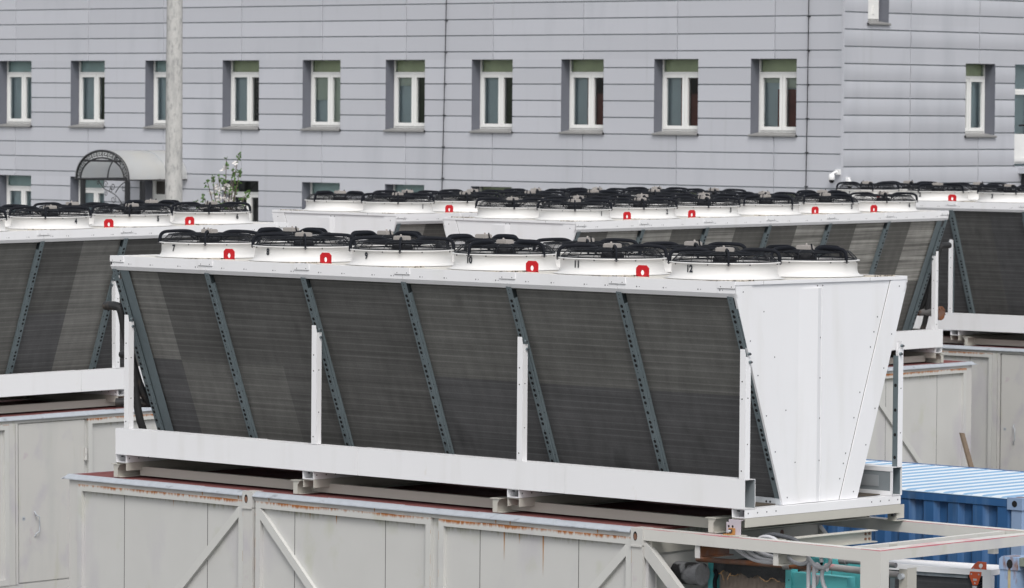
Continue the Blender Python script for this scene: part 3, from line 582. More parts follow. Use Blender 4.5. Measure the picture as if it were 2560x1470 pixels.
# ================================================================ SUPPORT SKIDS (beige steel between roof and cooler)
def skid(label, mw, foot=False):
    root = thing('support_skid', label, 'steel skid', mw @ Matrix.Translation((0, 0, -0.172)), group='beige steel skids under the dry coolers'); dz = 0.172
    def cross():
        b = MB(); y0, y1 = IB + 0.02, WD - IB - 0.02
        b.box(0, 0.165, y0, y1, -0.012, -0.003, BEIGE); b.box(0.157, 0.165, y0, y1, -0.09, -0.012, BEIGE); b.box(0, 0.008, y0, y1, -0.09, -0.012, BEIGE); return b.mesh('cross_channel')
    def sleeper():
        b = MB(); y0, y1 = IB + 0.01, WD - IB - 0.01
        b.box(-0.03, 0.10, y0 - 0.01, y1 + 0.01, -0.028, -0.02, BEIGE); b.box(0.028, 0.038, y0 + 0.004, y1 - 0.004, -0.160, -0.0282, BEIGE); b.box(-0.01, 0.10, y0 + 0.02, y1 - 0.02, -0.170, -0.1605, BEIGE)
        for y in (y0, y1 - 0.005):
            b.box(0.0, 0.065, y, y + 0.005, -0.168, -0.0283, BEIGE)
            b.prism([(0.066, y, -0.0285), (0.10, y, -0.0285), (0.066, y, -0.07)], (0, 0.005, 0), BEIGE)
        return b.mesh('sleeper')
    def longb():
        b = MB(); b.box(-8.95, -0.40, 0.36, 0.366, -0.155, -0.055, BEIGE); b.box(-8.95, -0.40, 0.366, 0.43, -0.061, -0.055, BEIGE); b.box(-8.95, -0.40, 0.366, 0.43, -0.155, -0.149, BEIGE)
        b.box(-8.95, -0.40, WD - 0.366, WD - 0.36, -0.155, -0.055, BEIGE); b.box(-8.95, -0.4, WD - 0.43, WD - 0.366, -0.061, -0.055, BEIGE); return b.mesh('long_beam')
    for x in (-9.083, -6.10, -3.10, -0.090): link('cross_channel', once('skx', cross), root, (x, 0, dz))
    for x in (-9.12, -6.24, -3.30, -0.39): link('sleeper', once('sks', sleeper), root, (x, 0, dz))
    link('long_beam', once('skl', longb), root, (0, 0, dz))
    if foot:
        b = MB(); FT = mat('foot_plate', (0.48, 0.43, 0.47), 0.5, 0, 0.08)
        b.box(-0.135, -0.105, 0.092, 0.10, -0.15, -0.045, FT); b.box(-0.105, 0.045, 0.092, 0.10, -0.168, -0.02, FT); b.box(-0.105, 0.045, 0.10, 0.16, -0.026, -0.018, FT); b.box(-0.13, 0.075, 0.02, 0.16, -0.173, -0.166, BEIGE)
        b.disc((-0.105, 0.0915, -0.085), (0, -1, 0), 0.013, HOLE); b.disc((-0.055, 0.0915, -0.085), (0, -1, 0), 0.013, HOLE)
        o = link('foot_bracket', b.mesh('foot_bracket'), root, (0, 0, dz))
        b = MB(); OC = mat('ochre_clamp', (0.42, 0.20, 0.06), 0.7, 0, 0.3, 12); b.box(-0.092, -0.02, 0.072, 0.0915, -0.16, -0.10, OC); b.box(-0.125, -0.03, 0.03, 0.0905, -0.1655, -0.158, OC); b.tube([(-0.06, 0.072, -0.128), (-0.06, 0.058, -0.128)], 0.021, SCREW, 6); b.tube([(-0.06, 0.058, -0.128), (-0.06, 0.03, -0.128)], 0.012, GALV_L, 8); link('clamp', b.mesh('clamp'), o)
        b = MB(); b.box(-0.06, 0.05, WD - 0.16, WD - 0.152, -0.168, -0.03, BEIGE); b.box(0.05, 0.058, WD - 0.16, WD - 0.04, -0.15, -0.01, BEIGE); b.box(-0.1, 0.08, WD - 0.19, WD - 0.02, -0.173, -0.167, BEIGE); b.tube([(0.03, WD - 0.165, -0.11), (0.03, WD - 0.2, -0.11)], 0.02, SCREW, 6); link('foot_bracket', b.mesh('rear_foot_bracket'), root, (0, 0, dz))
    return root
skid('beige steel skid under the nearest dry cooler, clamped to the open frame rail', MW['main'], True)
skid('beige steel skid under the dry cooler cut off by the left edge', MW['left'])
skid('beige steel skid under the dry cooler hidden behind the middle one', MW['backleft'])
skid('beige steel skid under the middle dry cooler with the silver coils', MW['middle'])
skid('beige steel skid under the far right dry cooler by the building', MW['right'])

STREAK = mat('rust_streak', (0.40, 0.20, 0.075), 0.8, 0, 0.4, 25)
def streaks(b):
    for x, z, L, w in ((-3.062, -0.347, 0.30, 0.009), (-2.52, -0.347, 0.42, 0.010), (-5.50, -0.347, 0.10, 0.010), (-2.85, -0.347, 0.12, 0.006), (-8.05, -0.347, 0.09, 0.005), (-5.9, -0.347, 0.08, 0.005)):
        b.add([(x - w, 0.0415, z), (x + w, 0.0415, z), (x + w * 0.5, 0.0415, z - L * 0.5), (x, 0.0415, z - L), (x - w * 0.5, 0.0415, z - L * 0.45)], [(4, 3, 2, 1, 0)], STREAK)
    for x in (-7.55, -6.98, -3.15, -2.95, -1.75, -4.9, -6.5): b.add([(x - 0.012, 0.0098, -0.228), (x + 0.008, 0.0098, -0.228), (x + 0.003, 0.0098, -0.268), (x - 0.004, 0.0098, -0.268)], [(3, 2, 1, 0)], STREAK)
    rs = random.Random(21)
    for x in (-6.896, -6.702, -4.072, -3.955, -1.2885):
        z = -0.4
        while z > -2.2: h = rs.uniform(0.03, 0.16); b.box(x - 0.001, x + 0.001, -0.0006, 0.02, z - h, z, STREAK); z -= h + rs.uniform(0.08, 0.5)

# ================================================================ GREY CONTAINERS
CW = 2.73
def container(label, mw, side, cut):
    """wall drawn at y = 0 facing -y; side B mirrors it to y = WD. cut: right end of the closed part"""
    root = thing('equipment_container', label, 'container', mw @ Matrix.Translation((0, 0, GZ)), group='grey steel equipment containers'); dz = -GZ
    mir = WD if side == 'B' else None
    def part(name, b, par=root): return link(name, b.mesh(name, mir), par, (0, 0, dz) if par is root else (0, 0, 0))
    zb = GZ + 0.12
    xr = cut
    b = MB()
    b.box(-9.745, xr, 0.045, CW - 0.045, zb, -0.20, GREY_W)
    for x in (-8.853, -7.5, -6.135, -4.769, -3.402, -2.034): 
        if x < xr: b.box(x - 0.003, x + 0.003, 0.042, 0.0448, zb, -0.35, SEAM)
    b.box(-9.745, xr, 0.012, 0.0449, -0.270, -0.20, GREY)             # header above the frames
    b.box(-9.745, -9.595, 0.012, 0.0449, zb, -0.2702, GREY)
    b.box(-9.745, xr, 0.012, 0.0449, GZ + 0.002, zb + 0.1, GREY)
    if side == 'A': streaks(b)
    part('wall', b)
    frames = [(-9.593, -6.893, 'L')] + ([(-6.70, -4.07, 'R'), (-3.957, -1.29, 'L')] if side == 'A' else [(-6.70, -5.29, ''), (-3.885, -1.29, 'L')])
    bw = 0.073
    for x0, x1, dg in frames:
        b = MB(); b.box(x0, x1, 0.0, 0.0447, -0.345, -0.274, GREY_BAR)
        b.box(x0, x0 + bw, 0.0, 0.0447, zb + 0.1, -0.3452, GREY_BAR); b.box(x1 - bw, x1, 0.0, 0.0447, zb + 0.1, -0.3452, GREY_BAR); b.box(x0 + bw, x1 - bw, 0.0, 0.0447, zb + 0.1, zb + 0.18, GREY_BAR)
        b.box(x0 + 0.002, x1 - 0.002, 0.006, 0.0446, -0.2738, -0.2704, mat('rust_line', (0.16, 0.075, 0.035), 0.8, 0, 0.5, 20, stain=((0.55, 0.53, 0.50), (3, 3, 3), 0.42, 0.55)))
        fr = part('panel_frame', b)
        if dg:
            s = -1 if dg == 'L' else 1; xx = x1 - bw if dg == 'L' else x0 + bw; L = min(2.05, x1 - x0 - 2 * bw); h = 0.075
            p = [(xx, -0.002, -0.346), (xx, -0.002, -0.465), (xx + s * L, -0.002, -0.465 - L * 0.95), (xx + s * L, -0.002, -0.346 - L * 0.95)]
            d = MB(); d.prism(p, (0, 0.046, 0), GREY_L); part('diagonal_brace', d, fr)
    if side == 'B':
        d = MB(); d.box(-5.235, -4.065, 0.02, 0.043, zb + 0.12, -0.285, GREY); d.box(-5.25, -5.237, 0.036, 0.0445, zb + 0.1, -0.27, SEAM); d.box(-4.063, -4.048, 0.030, 0.0444, zb + 0.1, -0.27, SEAM); dr = part('door', d)
        d = MB(); d.tube([(-4.34, 0.02, -1.47), (-4.34, -0.02, -1.52), (-4.385, -0.03, -1.54), (-4.385, -0.03, -1.74), (-4.34, -0.02, -1.76), (-4.34, 0.02, -1.81)], 0.009, GALV_L, 6); part('handle', d, dr)
        for z in (-0.75, -1.6, -2.25):
            d = MB(); d.tube([(-5.245, 0.005, z - 0.085), (-5.245, 0.005, z - 0.004)], 0.022, GREY, 8); d.tube([(-5.245, 0.005, z + 0.004), (-5.245, 0.005, z + 0.085)], 0.022, GREY, 8); part('hinge', d, dr)
        d = MB(); d.disc((-4.15, 0.0185, -1.555), (0, -1, 0), 0.03, GALV_L, 12); d.disc((-4.15, 0.0175, -1.555), (0, -1, 0), 0.009, HOLE, 6); part('lock', d, dr)
        d = MB()
        for x0, x1 in ((-4.04, -4.0), (-3.99, -3.89)): d.box(x0, x1, 0.004, 0.0446, zb + 0.1, -0.2703, GREY)
        part('door_post', d)
    for x0 in ((-6.892, -1.287) if True else ()):
        b = MB(); b.box(x0 + 0.004, x0 + 0.152, -0.004, 0.15, GZ, -0.36, GREY)
        po = part('corner_post', b)
        d = MB(); d.box(x0, x0 + 0.156, -0.014, 0.15, -0.345, -0.174, GREY); d.box(x0 - 0.004, x0 + 0.145, -0.02, 0.1, -0.362, -0.3453, GREY)
        pts = [(x0 + 0.06 + 0.027 * math.cos(rad(30 * k)), -0.0155, -0.255 + 0.047 * math.sin(rad(30 * k))) for k in range(12)]
        d.add(pts, [tuple(range(12))], HOLE); d.add([(p[0] * 0 + x0 + 0.06 + (p[0] - x0 - 0.06) * 0.8, -0.0162, -0.262 + (p[2] + 0.255) * 0.7) for p in pts], [tuple(range(12))], RUSTY)
        part('corner_casting', d, po)
    b = MB(); b.box(-9.80, xr + 0.03, 0.05, CW - 0.05, -0.20, -0.178, ROOFM)
    for i in range(8): b.box(-9.7 + i * 1.22, -9.60 + i * 1.22, 0.055, CW - 0.055, -0.178, -0.1755, ROOFM)
    rf = part('roof', b)
    for x0, x1 in ((-9.80, -6.897), (-6.733, -1.30)):
        b = MB(); xs_ = [x0]
        while xs_[-1] < x1 - 1.2: xs_.append(xs_[-1] + 1.1)
        xs_[-1] = x1 if len(xs_) > 1 and x1 - xs_[-1] < 0.4 else xs_[-1]
        if xs_[-1] != x1: xs_.append(x1)
        for k, (a, c) in enumerate(zip(xs_, xs_[1:])):
            e = 0.004 * (k % 2)
            b.prism([(a - e, 0.09, -0.1765 + e), (a - e, 0.055, -0.172 + e), (a - e, 0.03, -0.178 + e), (a - e, -0.02 - e, -0.215), (a - e, -0.022 - e, -0.226), (a - e, 0.005, -0.226), (a - e, 0.05, -0.19)], (c - a + 2 * e, 0, 0), FLASH)
        part('flashing', b, rf)
    b = MB(); b.prism([(-9.86, -0.02, -0.225), (-9.80, 0.05, -0.176), (-9.80, CW - 0.05, -0.176), (-9.86, CW, -0.225)], (0.012, 0, -0.004), FLASH); part('flashing', b, rf)
    return root, part
main_c, mpart = container('grey container under the nearest dry cooler, rust-streaked panels with diagonal braces', MW['main'], 'A', -1.10)
container('grey container with a handled door at the left picture edge', MW['left'], 'B', 1.8)
container('grey container under the cooler hidden behind the middle one', MW['backleft'], 'B', 1.8)
container('grey container under the middle dry cooler, plank leaning on it', MW['middle'], 'B', 1.8)
container('grey container at the far right with a door handle and small sticker', MW['right'], 'B', 1.8)
# open frame that carries on from the near container
def fbox(name, *args):
    b = MB(); b.box(*args, RAIL); return mpart(name, b)
fr_ = fbox('frame_rail', -1.13, 1.612, 0.0, 0.13, -0.292, -0.175)
fbox('frame_rail', -1.10, 1.70, CW - 0.13, CW, -0.292, -0.175)
fbox('frame_rail', 1.70, 1.851, 0.132, CW + 0.35, -0.275, -0.170)
fbox('frame_post', 1.612, 1.852, 0.0, 0.1315, GZ, -0.172)
fbox('frame_post', 1.69, 1.85, CW - 0.16, CW + 0.0, GZ, -0.276)
b = MB(); b.prism([(-1.13, 0.012, -0.293), (-1.13, 0.012, -0.455), (1.0, 0.012, -2.42), (1.13, 0.012, -2.38)], (0, 0.07, 0), GREY); mpart('diagonal_brace', b)
b = MB(); b.prism([(-1.095, CW - 0.08, -0.293), (-1.095, CW - 0.08, -0.40), (0.9, CW - 0.08, -2.42), (1.0, CW - 0.08, -2.38)], (0, 0.07, 0), GREY); mpart('diagonal_brace', b)
b = MB(); b.box(-1.0998, -1.06, 0.05, CW - 0.1, -0.42, -0.29, BEIGE); b.box(-1.0998, -1.085, 0.15, 1.0, -2.3, -0.44, GREY); b.box(-1.0849, -1.082, 2.12, 2.36, -0.37, -0.34, HOLE); b.disc((-1.059, 2.05, -0.34), (1, 0, 0), 0.03, RUSTY); mpart('end_wall_frame', b)
def hanger(x, zb, w=0.06, BEIGE=BEIGE):
    b = MB(); b.box(x, x + w, 0.02, 0.03, zb, -0.2925, RAIL); b.box(x + w * 0.4, x + w * 0.55, 0.03, 0.5, zb + 0.012, -0.31, BEIGE); b.box(x, x + w + 0.03, 0.03, 0.5, zb, zb + 0.01, BEIGE); b.box(x, x + w + 0.03, 0.03, 0.5, -0.309, -0.30, BEIGE); mpart('hanger_bracket', b)
hanger(-0.475, -0.418, 0.06, RUSTY); hanger(0.522, -0.415)
b = MB(); b.box(0.30, 0.306, 0.4, 1.80, -0.312, -0.208, BEIGE); b.box(0.25, 0.36, 0.4, 1.83, -0.208, -0.200, BEIGE); b.box(0.25, 0.36, 0.4, 1.83, -0.320, -0.312, BEIGE)
for y in (1.70, 1.76):
    for z in (-0.235, -0.285): b.tube([(0.306, y, z), (0.318, y, z)], 0.013, RUSTY, 8)
mpart('cross_beam', b)
b = MB(); b.box(1.30, 1.36, 0.14, CW - 0.14, -0.265, -0.19, RAIL); b.box(1.20, 1.28, CW - 0.20, CW - 0.131, -0.42, -0.2925, RAIL); b.box(1.361, 1.366, 0.75, 0.87, -0.255, -0.2, BEIGE); mpart('cross_beam', b)

# ================================================================ BLUE CONTAINER
def corrug(b, along, a0, a1, pitch, dep, base, z0, z1, m, sgn):
    """trapezoid corrugation standing up along x ('x') or y ('y')"""
    pts = []; a = a0
    while a < a1 - 1e-6:
        for d, o in ((0, 0), (0.30, 0), (0.45, dep), (0.85, dep), (1.0, 0)):
            aa = min(a + d * pitch, a1); pts.append((aa, base + sgn * o))
        a += pitch
    lo = [((p[0], p[1], z0) if along == 'x' else (p[1], p[0], z0)) for p in pts]; hi = [((p[0], p[1], z1) if along == 'x' else (p[1], p[0], z1)) for p in pts]
    n = len(pts); b.add(lo + hi, [(i, i + 1, n + i + 1, n + i) for i in range(n - 1)], m)
BX0, BX1, BY0, BY1, BZ = -6.6, -0.62, 5.53, 8.66, -0.178
bc = thing('shipping_container', 'deep blue corrugated shipping container with chalky ribbed roof behind the open frame', 'container', loc=(BX0, BY0, GZ)); bo = (-BX0, -BY0, -GZ)
b = MB(); corrug(b, 'x', BX0 + 0.14, BX1 - 0.14, 0.335, 0.05, BY0 + 0.06, GZ + 0.16, BZ - 0.09, BLUE, -1); link('side_wall', b.mesh('side_wall'), bc, bo)
b = MB(); corrug(b, 'x', BX0 + 0.14, BX1 - 0.14, 0.335, 0.05, BY1 - 0.06, GZ + 0.16, BZ - 0.09, BLUE, 1); link('side_wall', b.mesh('back_wall'), bc, bo)
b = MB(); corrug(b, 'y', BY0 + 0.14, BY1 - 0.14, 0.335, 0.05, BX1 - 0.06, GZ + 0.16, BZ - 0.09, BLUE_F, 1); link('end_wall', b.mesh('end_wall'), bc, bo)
b = MB(); corrug(b, 'y', BY0 + 0.14, BY1 - 0.14, 0.335, 0.05, BX0 + 0.06, GZ + 0.16, BZ - 0.09, BLUE, -1); link('end_wall', b.mesh('far_end_wall'), bc, bo)
b = MB()
for y in (BY0, BY1 - 0.06): b.box(BX0 + 0.14, BX1 - 0.16, y, y + 0.06, BZ - 0.09, BZ - 0.006, BLUE)
for x in (BX0, BX1 - 0.06): b.box(x, x + 0.06, BY0 + 0.16, BY1 - 0.16, BZ - 0.10, BZ - 0.01, BLUE_F)
b.box(BX0 + 0.14, BX1 - 0.16, BY0 - 0.004, BY0 + 0.02, BZ - 0.006, BZ, ROOF_B); link('top_rail', b.mesh('top_rail'), bc, bo)
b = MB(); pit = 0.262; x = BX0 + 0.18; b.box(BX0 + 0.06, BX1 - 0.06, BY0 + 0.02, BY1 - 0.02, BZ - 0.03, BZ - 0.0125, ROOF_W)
while x < BX1 - 0.35:
    y0, y1 = BY0 + 0.12, BY1 - 0.12; prof = [(0, 0), (0.02, 0.002), (0.05, 0.014), (0.075, 0.0165), (0.155, 0.0165), (0.18, 0.014), (0.21, 0.002), (0.23, 0)]
    vs = []
    for yy, k in ((y0, 0), (y0 + 0.05, 0.8), (y0 + 0.12, 1), (y1 - 0.12, 1), (y1 - 0.05, 0.8), (y1, 0)): vs += [(x + u, yy, BZ - 0.0125 + w * k) for u, w in prof]
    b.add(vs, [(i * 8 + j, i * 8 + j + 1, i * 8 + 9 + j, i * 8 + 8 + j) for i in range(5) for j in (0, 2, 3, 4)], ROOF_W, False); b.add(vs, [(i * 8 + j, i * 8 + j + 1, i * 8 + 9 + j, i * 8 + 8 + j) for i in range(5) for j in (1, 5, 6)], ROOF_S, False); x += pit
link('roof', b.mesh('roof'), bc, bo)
def casting(x, y, sx, sy, mt, zt, hz=0.115, s=0.18):
    b = MB(); b.box(x, x + sx * s, y, y + sy * s, zt - hz, zt, mt)
    cx = x + sx * s / 2; cy = y + sy * s / 2
    for nrm, c in (((0, -sy, 0), (cx, y - sy * 0.0015, zt - hz / 2)), ((-sx, 0, 0), (x - sx * 0.0015, cy, zt - hz / 2))): b.disc(c, nrm, 0.036, HOLE, 12)
    b.disc((cx, cy, zt + 0.0015), (0, 0, 1), 0.05, RUSTY, 12); return b
for x, y, sx, sy in ((BX1, BY0, -1, 1), (BX1, BY1, -1, -1), (BX0, BY0, 1, 1), (BX0, BY1, 1, -1)):
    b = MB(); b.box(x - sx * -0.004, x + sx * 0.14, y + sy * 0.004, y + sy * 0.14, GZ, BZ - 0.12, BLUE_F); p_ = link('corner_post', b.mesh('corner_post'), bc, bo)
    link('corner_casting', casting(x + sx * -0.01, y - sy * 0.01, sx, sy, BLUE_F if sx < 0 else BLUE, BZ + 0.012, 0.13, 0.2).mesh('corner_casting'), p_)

# pale blue container, only its corner in view at the lower right
PX, PY = 2.87, 0.50
pc = thing('shipping_container', 'faded pale blue container corner with oval casting hole at the lower right edge', 'container', loc=(PX, PY, GZ)); po_ = (-PX, -PY, -GZ)
b = MB(); b.box(PX + 0.004, PX + 0.20, PY + 0.004, PY + 0.2, GZ, -0.305, BLUE_F); pp = link('corner_post', b.mesh('corner_post'), pc, po_)
b = MB(); b.prism([(PX, PY - 0.006, -0.302), (PX + 0.215, PY - 0.006, -0.302), (PX + 0.215, PY - 0.006, -0.18), (PX + 0.03, PY - 0.006, -0.18), (PX, PY - 0.006, -0.205)], (0, 0.2, 0), BLUE_F)
pts = [(PX + 0.125 + 0.035 * math.cos(rad(30 * k)), PY - 0.0075, -0.247 + 0.045 * math.sin(rad(30 * k))) for k in range(12)]; b.add(pts, [tuple(range(12))], HOLE)
b.box(PX + 0.11, PX + 0.135, PY - 0.0072, PY - 0.0062, -0.302, -0.285, RUSTY); b.disc((PX + 0.12, PY + 0.09, -0.1785), (0, 0, 1), 0.05, RUSTY, 12); link('corner_casting', b.mesh('corner_casting'), pp)
b = MB(); b.box(PX + 0.10, PX + 0.13, PY + 0.0005, PY + 0.0038, -0.62, -0.3025, mat('ochre_streak', (0.42, 0.36, 0.22), 0.7, 0, 0.3, 20)); link('rust_streak', b.mesh('rust_streak'), pp)
b = MB(); b.box(PX + 0.216, PX + 2.3, PY + 0.02, PY + 0.16, -0.262, -0.185, GREENM); link('top_rail', b.mesh('top_rail'), pc, po_)
b = MB(); corrug(b, 'x', PX + 0.2, PX + 2.3, 0.3, 0.04, PY + 0.12, GZ + 0.1, -0.262, GREENM, -1); b.box(PX + 0.2, PX + 2.3, PY + 0.12, PY + 6, GZ + 0.1, -0.20, BLUE_F); link('side_wall', b.mesh('side_wall'), pc, po_)

# ================================================================ WHITE CONDENSER WITH ORANGE BRACKET
cm = Matrix.Translation((0.82, 2.86, GZ)) @ Matrix.Rotation(rad(13), 4, 'Z')
cd = thing('condenser_unit', 'low white condenser with dark coil face under the open frame', 'condenser', cm); dz = -GZ; CZ = -0.63
b = MB(); b.box(-1.9, 0.0, 0, 0.03, CZ - 0.06, CZ, WHITE); b.box(-1.9, 0.0, 0.03, 0.5, CZ - 0.03, CZ - 0.012, WHITE); b.box(-1.9, 0.0, 0.5, 0.53, CZ - 0.06, CZ, WHITE); b.box(-0.07, 0.15, 0.0005, 0.0295, CZ - 0.065, CZ + 0.001, WHITE); b.box(0.0, 0.15, 0.03, 0.53, CZ - 0.06, CZ - 0.002, WHITE); link('top_frame', b.mesh('top_frame'), cd, (0, 0, dz))
b = MB(); b.box(-1.9, -0.03, 0.05, 0.45, GZ + 0.5, CZ - 0.061, coil_mat('coil_condenser', (0.05, 0.052, 0.056), 0.12)); link('coil_panel', b.mesh('coil_panel'), cd, (0, 0, dz))
b = MB(); b.box(-0.72, -0.12, 0.034, 0.044, CZ - 0.10, CZ - 0.061, GALV_L); b.box(-0.98, -0.93, 0.034, 0.0485, GZ + 0.5, CZ - 0.061, GALV); link('trim_plate', b.mesh('trim_plate'), cd, (0, 0, dz))
b = MB(); b.box(0.06, 0.15, 0.001, 0.09, GZ, CZ - 0.0655, WHITE); link('leg', b.mesh('leg'), cd, (0, 0, dz)); b = MB(); b.box(-1.9, -1.82, 0.001, 0.045, GZ, CZ - 0.062, WHITE); link('leg', b.mesh('left_leg'), cd, (0, 0, dz))
b = MB(); b.tube([(-0.03, 0.01, GZ), (-0.03, 0.01, CZ - 0.17)], 0.026, GALV_L, 10); link('leg', b.mesh('tube_leg'), cd, (0, 0, dz))
b = MB(); b.tube([(0.03 + 0.02 * math.cos(k * 0.9), 0.03 + 0.02 * math.sin(k * 0.9), CZ - 0.09 - k * 0.004) for k in range(160)], 0.006, RUBBER, 5); link('coiled_cable', b.mesh('coiled_cable'), cd, (0, 0, dz))
b = MB(); b.prism([(-0.075, -0.006, CZ - 0.025), (0.05, -0.006, CZ - 0.025), (0.045, -0.006, CZ - 0.06), (0.01, -0.006, CZ - 0.16), (-0.045, -0.006, CZ - 0.16), (-0.085, -0.006, CZ - 0.07)], (0, 0.0055, 0), ORANGE)
b.prism([(-0.07, 0.0015, CZ + 0.0015), (0.10, 0.0015, CZ + 0.0015), (0.09, 0.02, CZ + 0.075), (0.0, 0.02, CZ + 0.078), (-0.04, 0.02, CZ + 0.05)], (0, 0.006, 0), ORANGE)
b.disc((0.035, 0.0095, CZ + 0.037), (0, -1, 0.23), 0.022, WHITE, 12)
for x, z in ((-0.06, -0.05), (0.02, -0.05), (-0.02, -0.14), (-0.04, 0.006), (0.04, 0.006)): b.disc((x, -0.0075 if z < 0 else -0.001, CZ + z), (0, -1, 0), 0.009, GALV_L, 8)
b.box(-0.04, 0.0, -0.0075, -0.0062, CZ - 0.115, CZ - 0.095, GALV_L); link('lifting_bracket', b.mesh('lifting_bracket'), cd, (0, 0, dz))

# ================================================================ CHILLER, PIPES, CONDUITS IN THE OPEN FRAME
ch = thing('chiller', 'teal chiller with plate heat exchanger under torn black insulation', 'chiller', loc=(0, 0.6, GZ)); co = (0, -0.6, -GZ)
b = MB(); b.box(-0.80, -0.735, 0.6, 0.70, GZ, -0.52, TEAL); link('frame_post', b.mesh('frame_post'), ch, co)
b = MB(); b.box(0.20, 0.27, 0.595, 0.70, GZ, -0.505, TEAL); b.box(0.271, 0.95, 0.62, 0.75, GZ, -0.545, TEAL); b.disc((0.245, 0.594, -0.62), (0, -1, 0), 0.008, HOLE, 6); link('cabinet', b.mesh('cabinet'), ch, co)
b = MB(); b.box(0.05, 0.72, 1.15, 1.5, GZ, -0.455, TEAL)
for x in (0.10, 0.21): b.disc((x + 0.1, 1.1485, -0.50), (0, -1, 0), 0.02, HOLE, 8)
b.box(0.33, 0.335, 1.147, 1.1499, -1.5, -0.46, SEAM); link('control_box', b.mesh('control_box'), ch, co)
b = MB(); b.box(-0.95, 0.30, 1.9, 2.0, GZ, -0.42, mat('deep_teal', (0.03, 0.17, 0.20), 0.5)); link('rear_panel', b.mesh('rear_panel'), ch, co)
b = MB(); b.box(-0.67, 0.198, 0.64, 1.1, GZ + 0.3, -0.56, FINS); link('plate_heat_exchanger', b.mesh('plates'), ch, co)
b = MB(); pts = []; random.seed(3)
N = 40
for i in range(N + 1):
    x = -0.73 + 0.925 * i / N; pts.append((x, -0.60 - 0.018 * math.sin(i * 0.7) - random.uniform(0, 0.016) - 0.03 * (i / N)))
top = [(x, 0.60, -0.515 - 0.0 * i) for i, (x, z) in enumerate(pts)]; bot = [(x, 0.598, z) for x, z in pts]
b.add(top + bot + [(x, 1.1, -0.512) for x, z in pts], [(i, N + 1 + i, N + 2 + i, i + 1) for i in range(N)] + [(i, i + 1, 2 * N + 3 + i, 2 * N + 2 + i) for i in range(N)], mat('rubber_insulation', (0.025, 0.027, 0.03), 0.7, 0, 0.3, 9, bump=0.5, stain=((0.09, 0.095, 0.10), (4, 4, 4), 0.55, 0.8)))
sm_ = b.mesh('insulation_jacket'); jk = link('insulation_jacket', sm_, ch, co)
b = MB()
for i0, i1, dx in ((0, 7, 0.0), (9, 15, 0), (26, 38, 0)):
    b.tube([(pts[i][0], 0.596, pts[i][1] - 0.003 + random.uniform(-0.006, 0.006)) for i in range(i0, i1)], [0.004 + 0.003 * random.random() for i in range(i0, i1)], FOAM, 6)
b.tube([(-0.63, 0.596, -0.615), (-0.60, 0.59, -0.65), (-0.585, 0.59, -0.69)], 0.006, FOAM, 6); b.tube([(-0.50, 0.596, -0.61), (-0.53, 0.59, -0.65), (-0.54, 0.59, -0.68)], 0.006, FOAM, 6); link('torn_foam_edge', b.mesh('torn_foam_edge'), jk)
b = MB(); b.tube(smooth_path([(-0.70, 0.59, -0.60), (-0.67, 0.575, -0.64), (-0.69, 0.575, -0.70), (-0.69, 0.58, -0.80)], 5), 0.022, RUBBER, 7); link('insulation_flap', b.mesh('insulation_flap'), jk)
def pipe(label, path, r, m, cat='pipe', extra=None, name='pipe'):
    b = MB(); b.tube(path, r, m, 14)
    if extra: extra(b)
    return thing(name, label, cat, me=b.mesh(name))
pipe('fat pipe lagged in peeling black tar beside the teal post', [(-1.075, 0.45, -0.635), (-0.745, 0.45, -0.630)], 0.112, TARRED, name='lagged_pipe')
pipe('long rusty pipe running above the torn black insulation', [(-0.86, 0.5, -0.492), (0.34, 0.5, -0.470), (0.80, 0.5, -0.462)], [0.026, 0.026, 0.026], RUSTY, extra=lambda b: (b.tube([(0.26, 0.5, -0.471), (0.34, 0.5, -0.470)], 0.042, STEEL, 6), b.tube([(0.795, 0.5, -0.462), (0.803, 0.5, -0.462)], 0.027, GALV_L, 12)), name='rusty_pipe')
pipe('grey steel pipe with red paint marks passing behind the frame post', [(0.72, 0.58, -0.452), (1.25, 0.56, -0.456), (1.66, 0.55, -0.46)], 0.034, mat('grey_pipe', (0.33, 0.315, 0.31), 0.4, 0.2, 0.12, 8, stain=((0.50, 0.12, 0.14), (2.5, 2.5, 2.5), 0.62, 0.68)), name='steel_pipe')
pipe('short grey pipe with a hex union behind the frame post', [(0.56, 1.0, -0.432), (1.25, 1.0, -0.428)], 0.026, STEEL, extra=lambda b: b.tube([(0.56, 1.0, -0.432), (0.64, 1.0, -0.432)], 0.042, STEEL, 6), name='union_pipe')
b = MB(); b.box(1.70, 1.80, 0.48, 0.49, GZ, -0.39, BEIGE); b.box(1.79, 1.80, 0.49, 0.62, GZ, -0.38, BEIGE); b.tube([(1.74, 0.44, -0.46), (1.74, 0.485, -0.46)], 0.03, GALV_L, 10); thing('pipe_stand', 'beige upright angle holding the end of the grey pipe', 'pipe stand', me=b.mesh('pipe_stand'))
def conduit(label, pts, r=0.02, m=None, name='flexible_conduit'):
    sp = smooth_path(pts, 10); L = sum((sp[i + 1] - sp[i]).length for i in range(len(sp) - 1)); n = int(L / 0.0055)
    out = []; acc = 0; i = 0; res = [sp[0]]
    step = L / n; d = 0
    for i in range(len(sp) - 1):
        a, c = sp[i], sp[i + 1]; l = (c - a).length
        while d + step <= l: d += step; res.append(a + (c - a) * (d / l))
        d -= l
    b = MB(); b.tube(res, r, m or HOSE, 10, True, 0.16); return thing(name, label, 'conduit', me=b.mesh(name), group='corrugated conduits drooping over the chiller')
conduit('grey corrugated conduit sagging lowest under the rail, above the rusty pipe', [(-0.13, 0.17, -0.28), (0.0, 0.2, -0.36), (0.14, 0.2, -0.405), (0.33, 0.2, -0.415), (0.50, 0.3, -0.40)], 0.02)
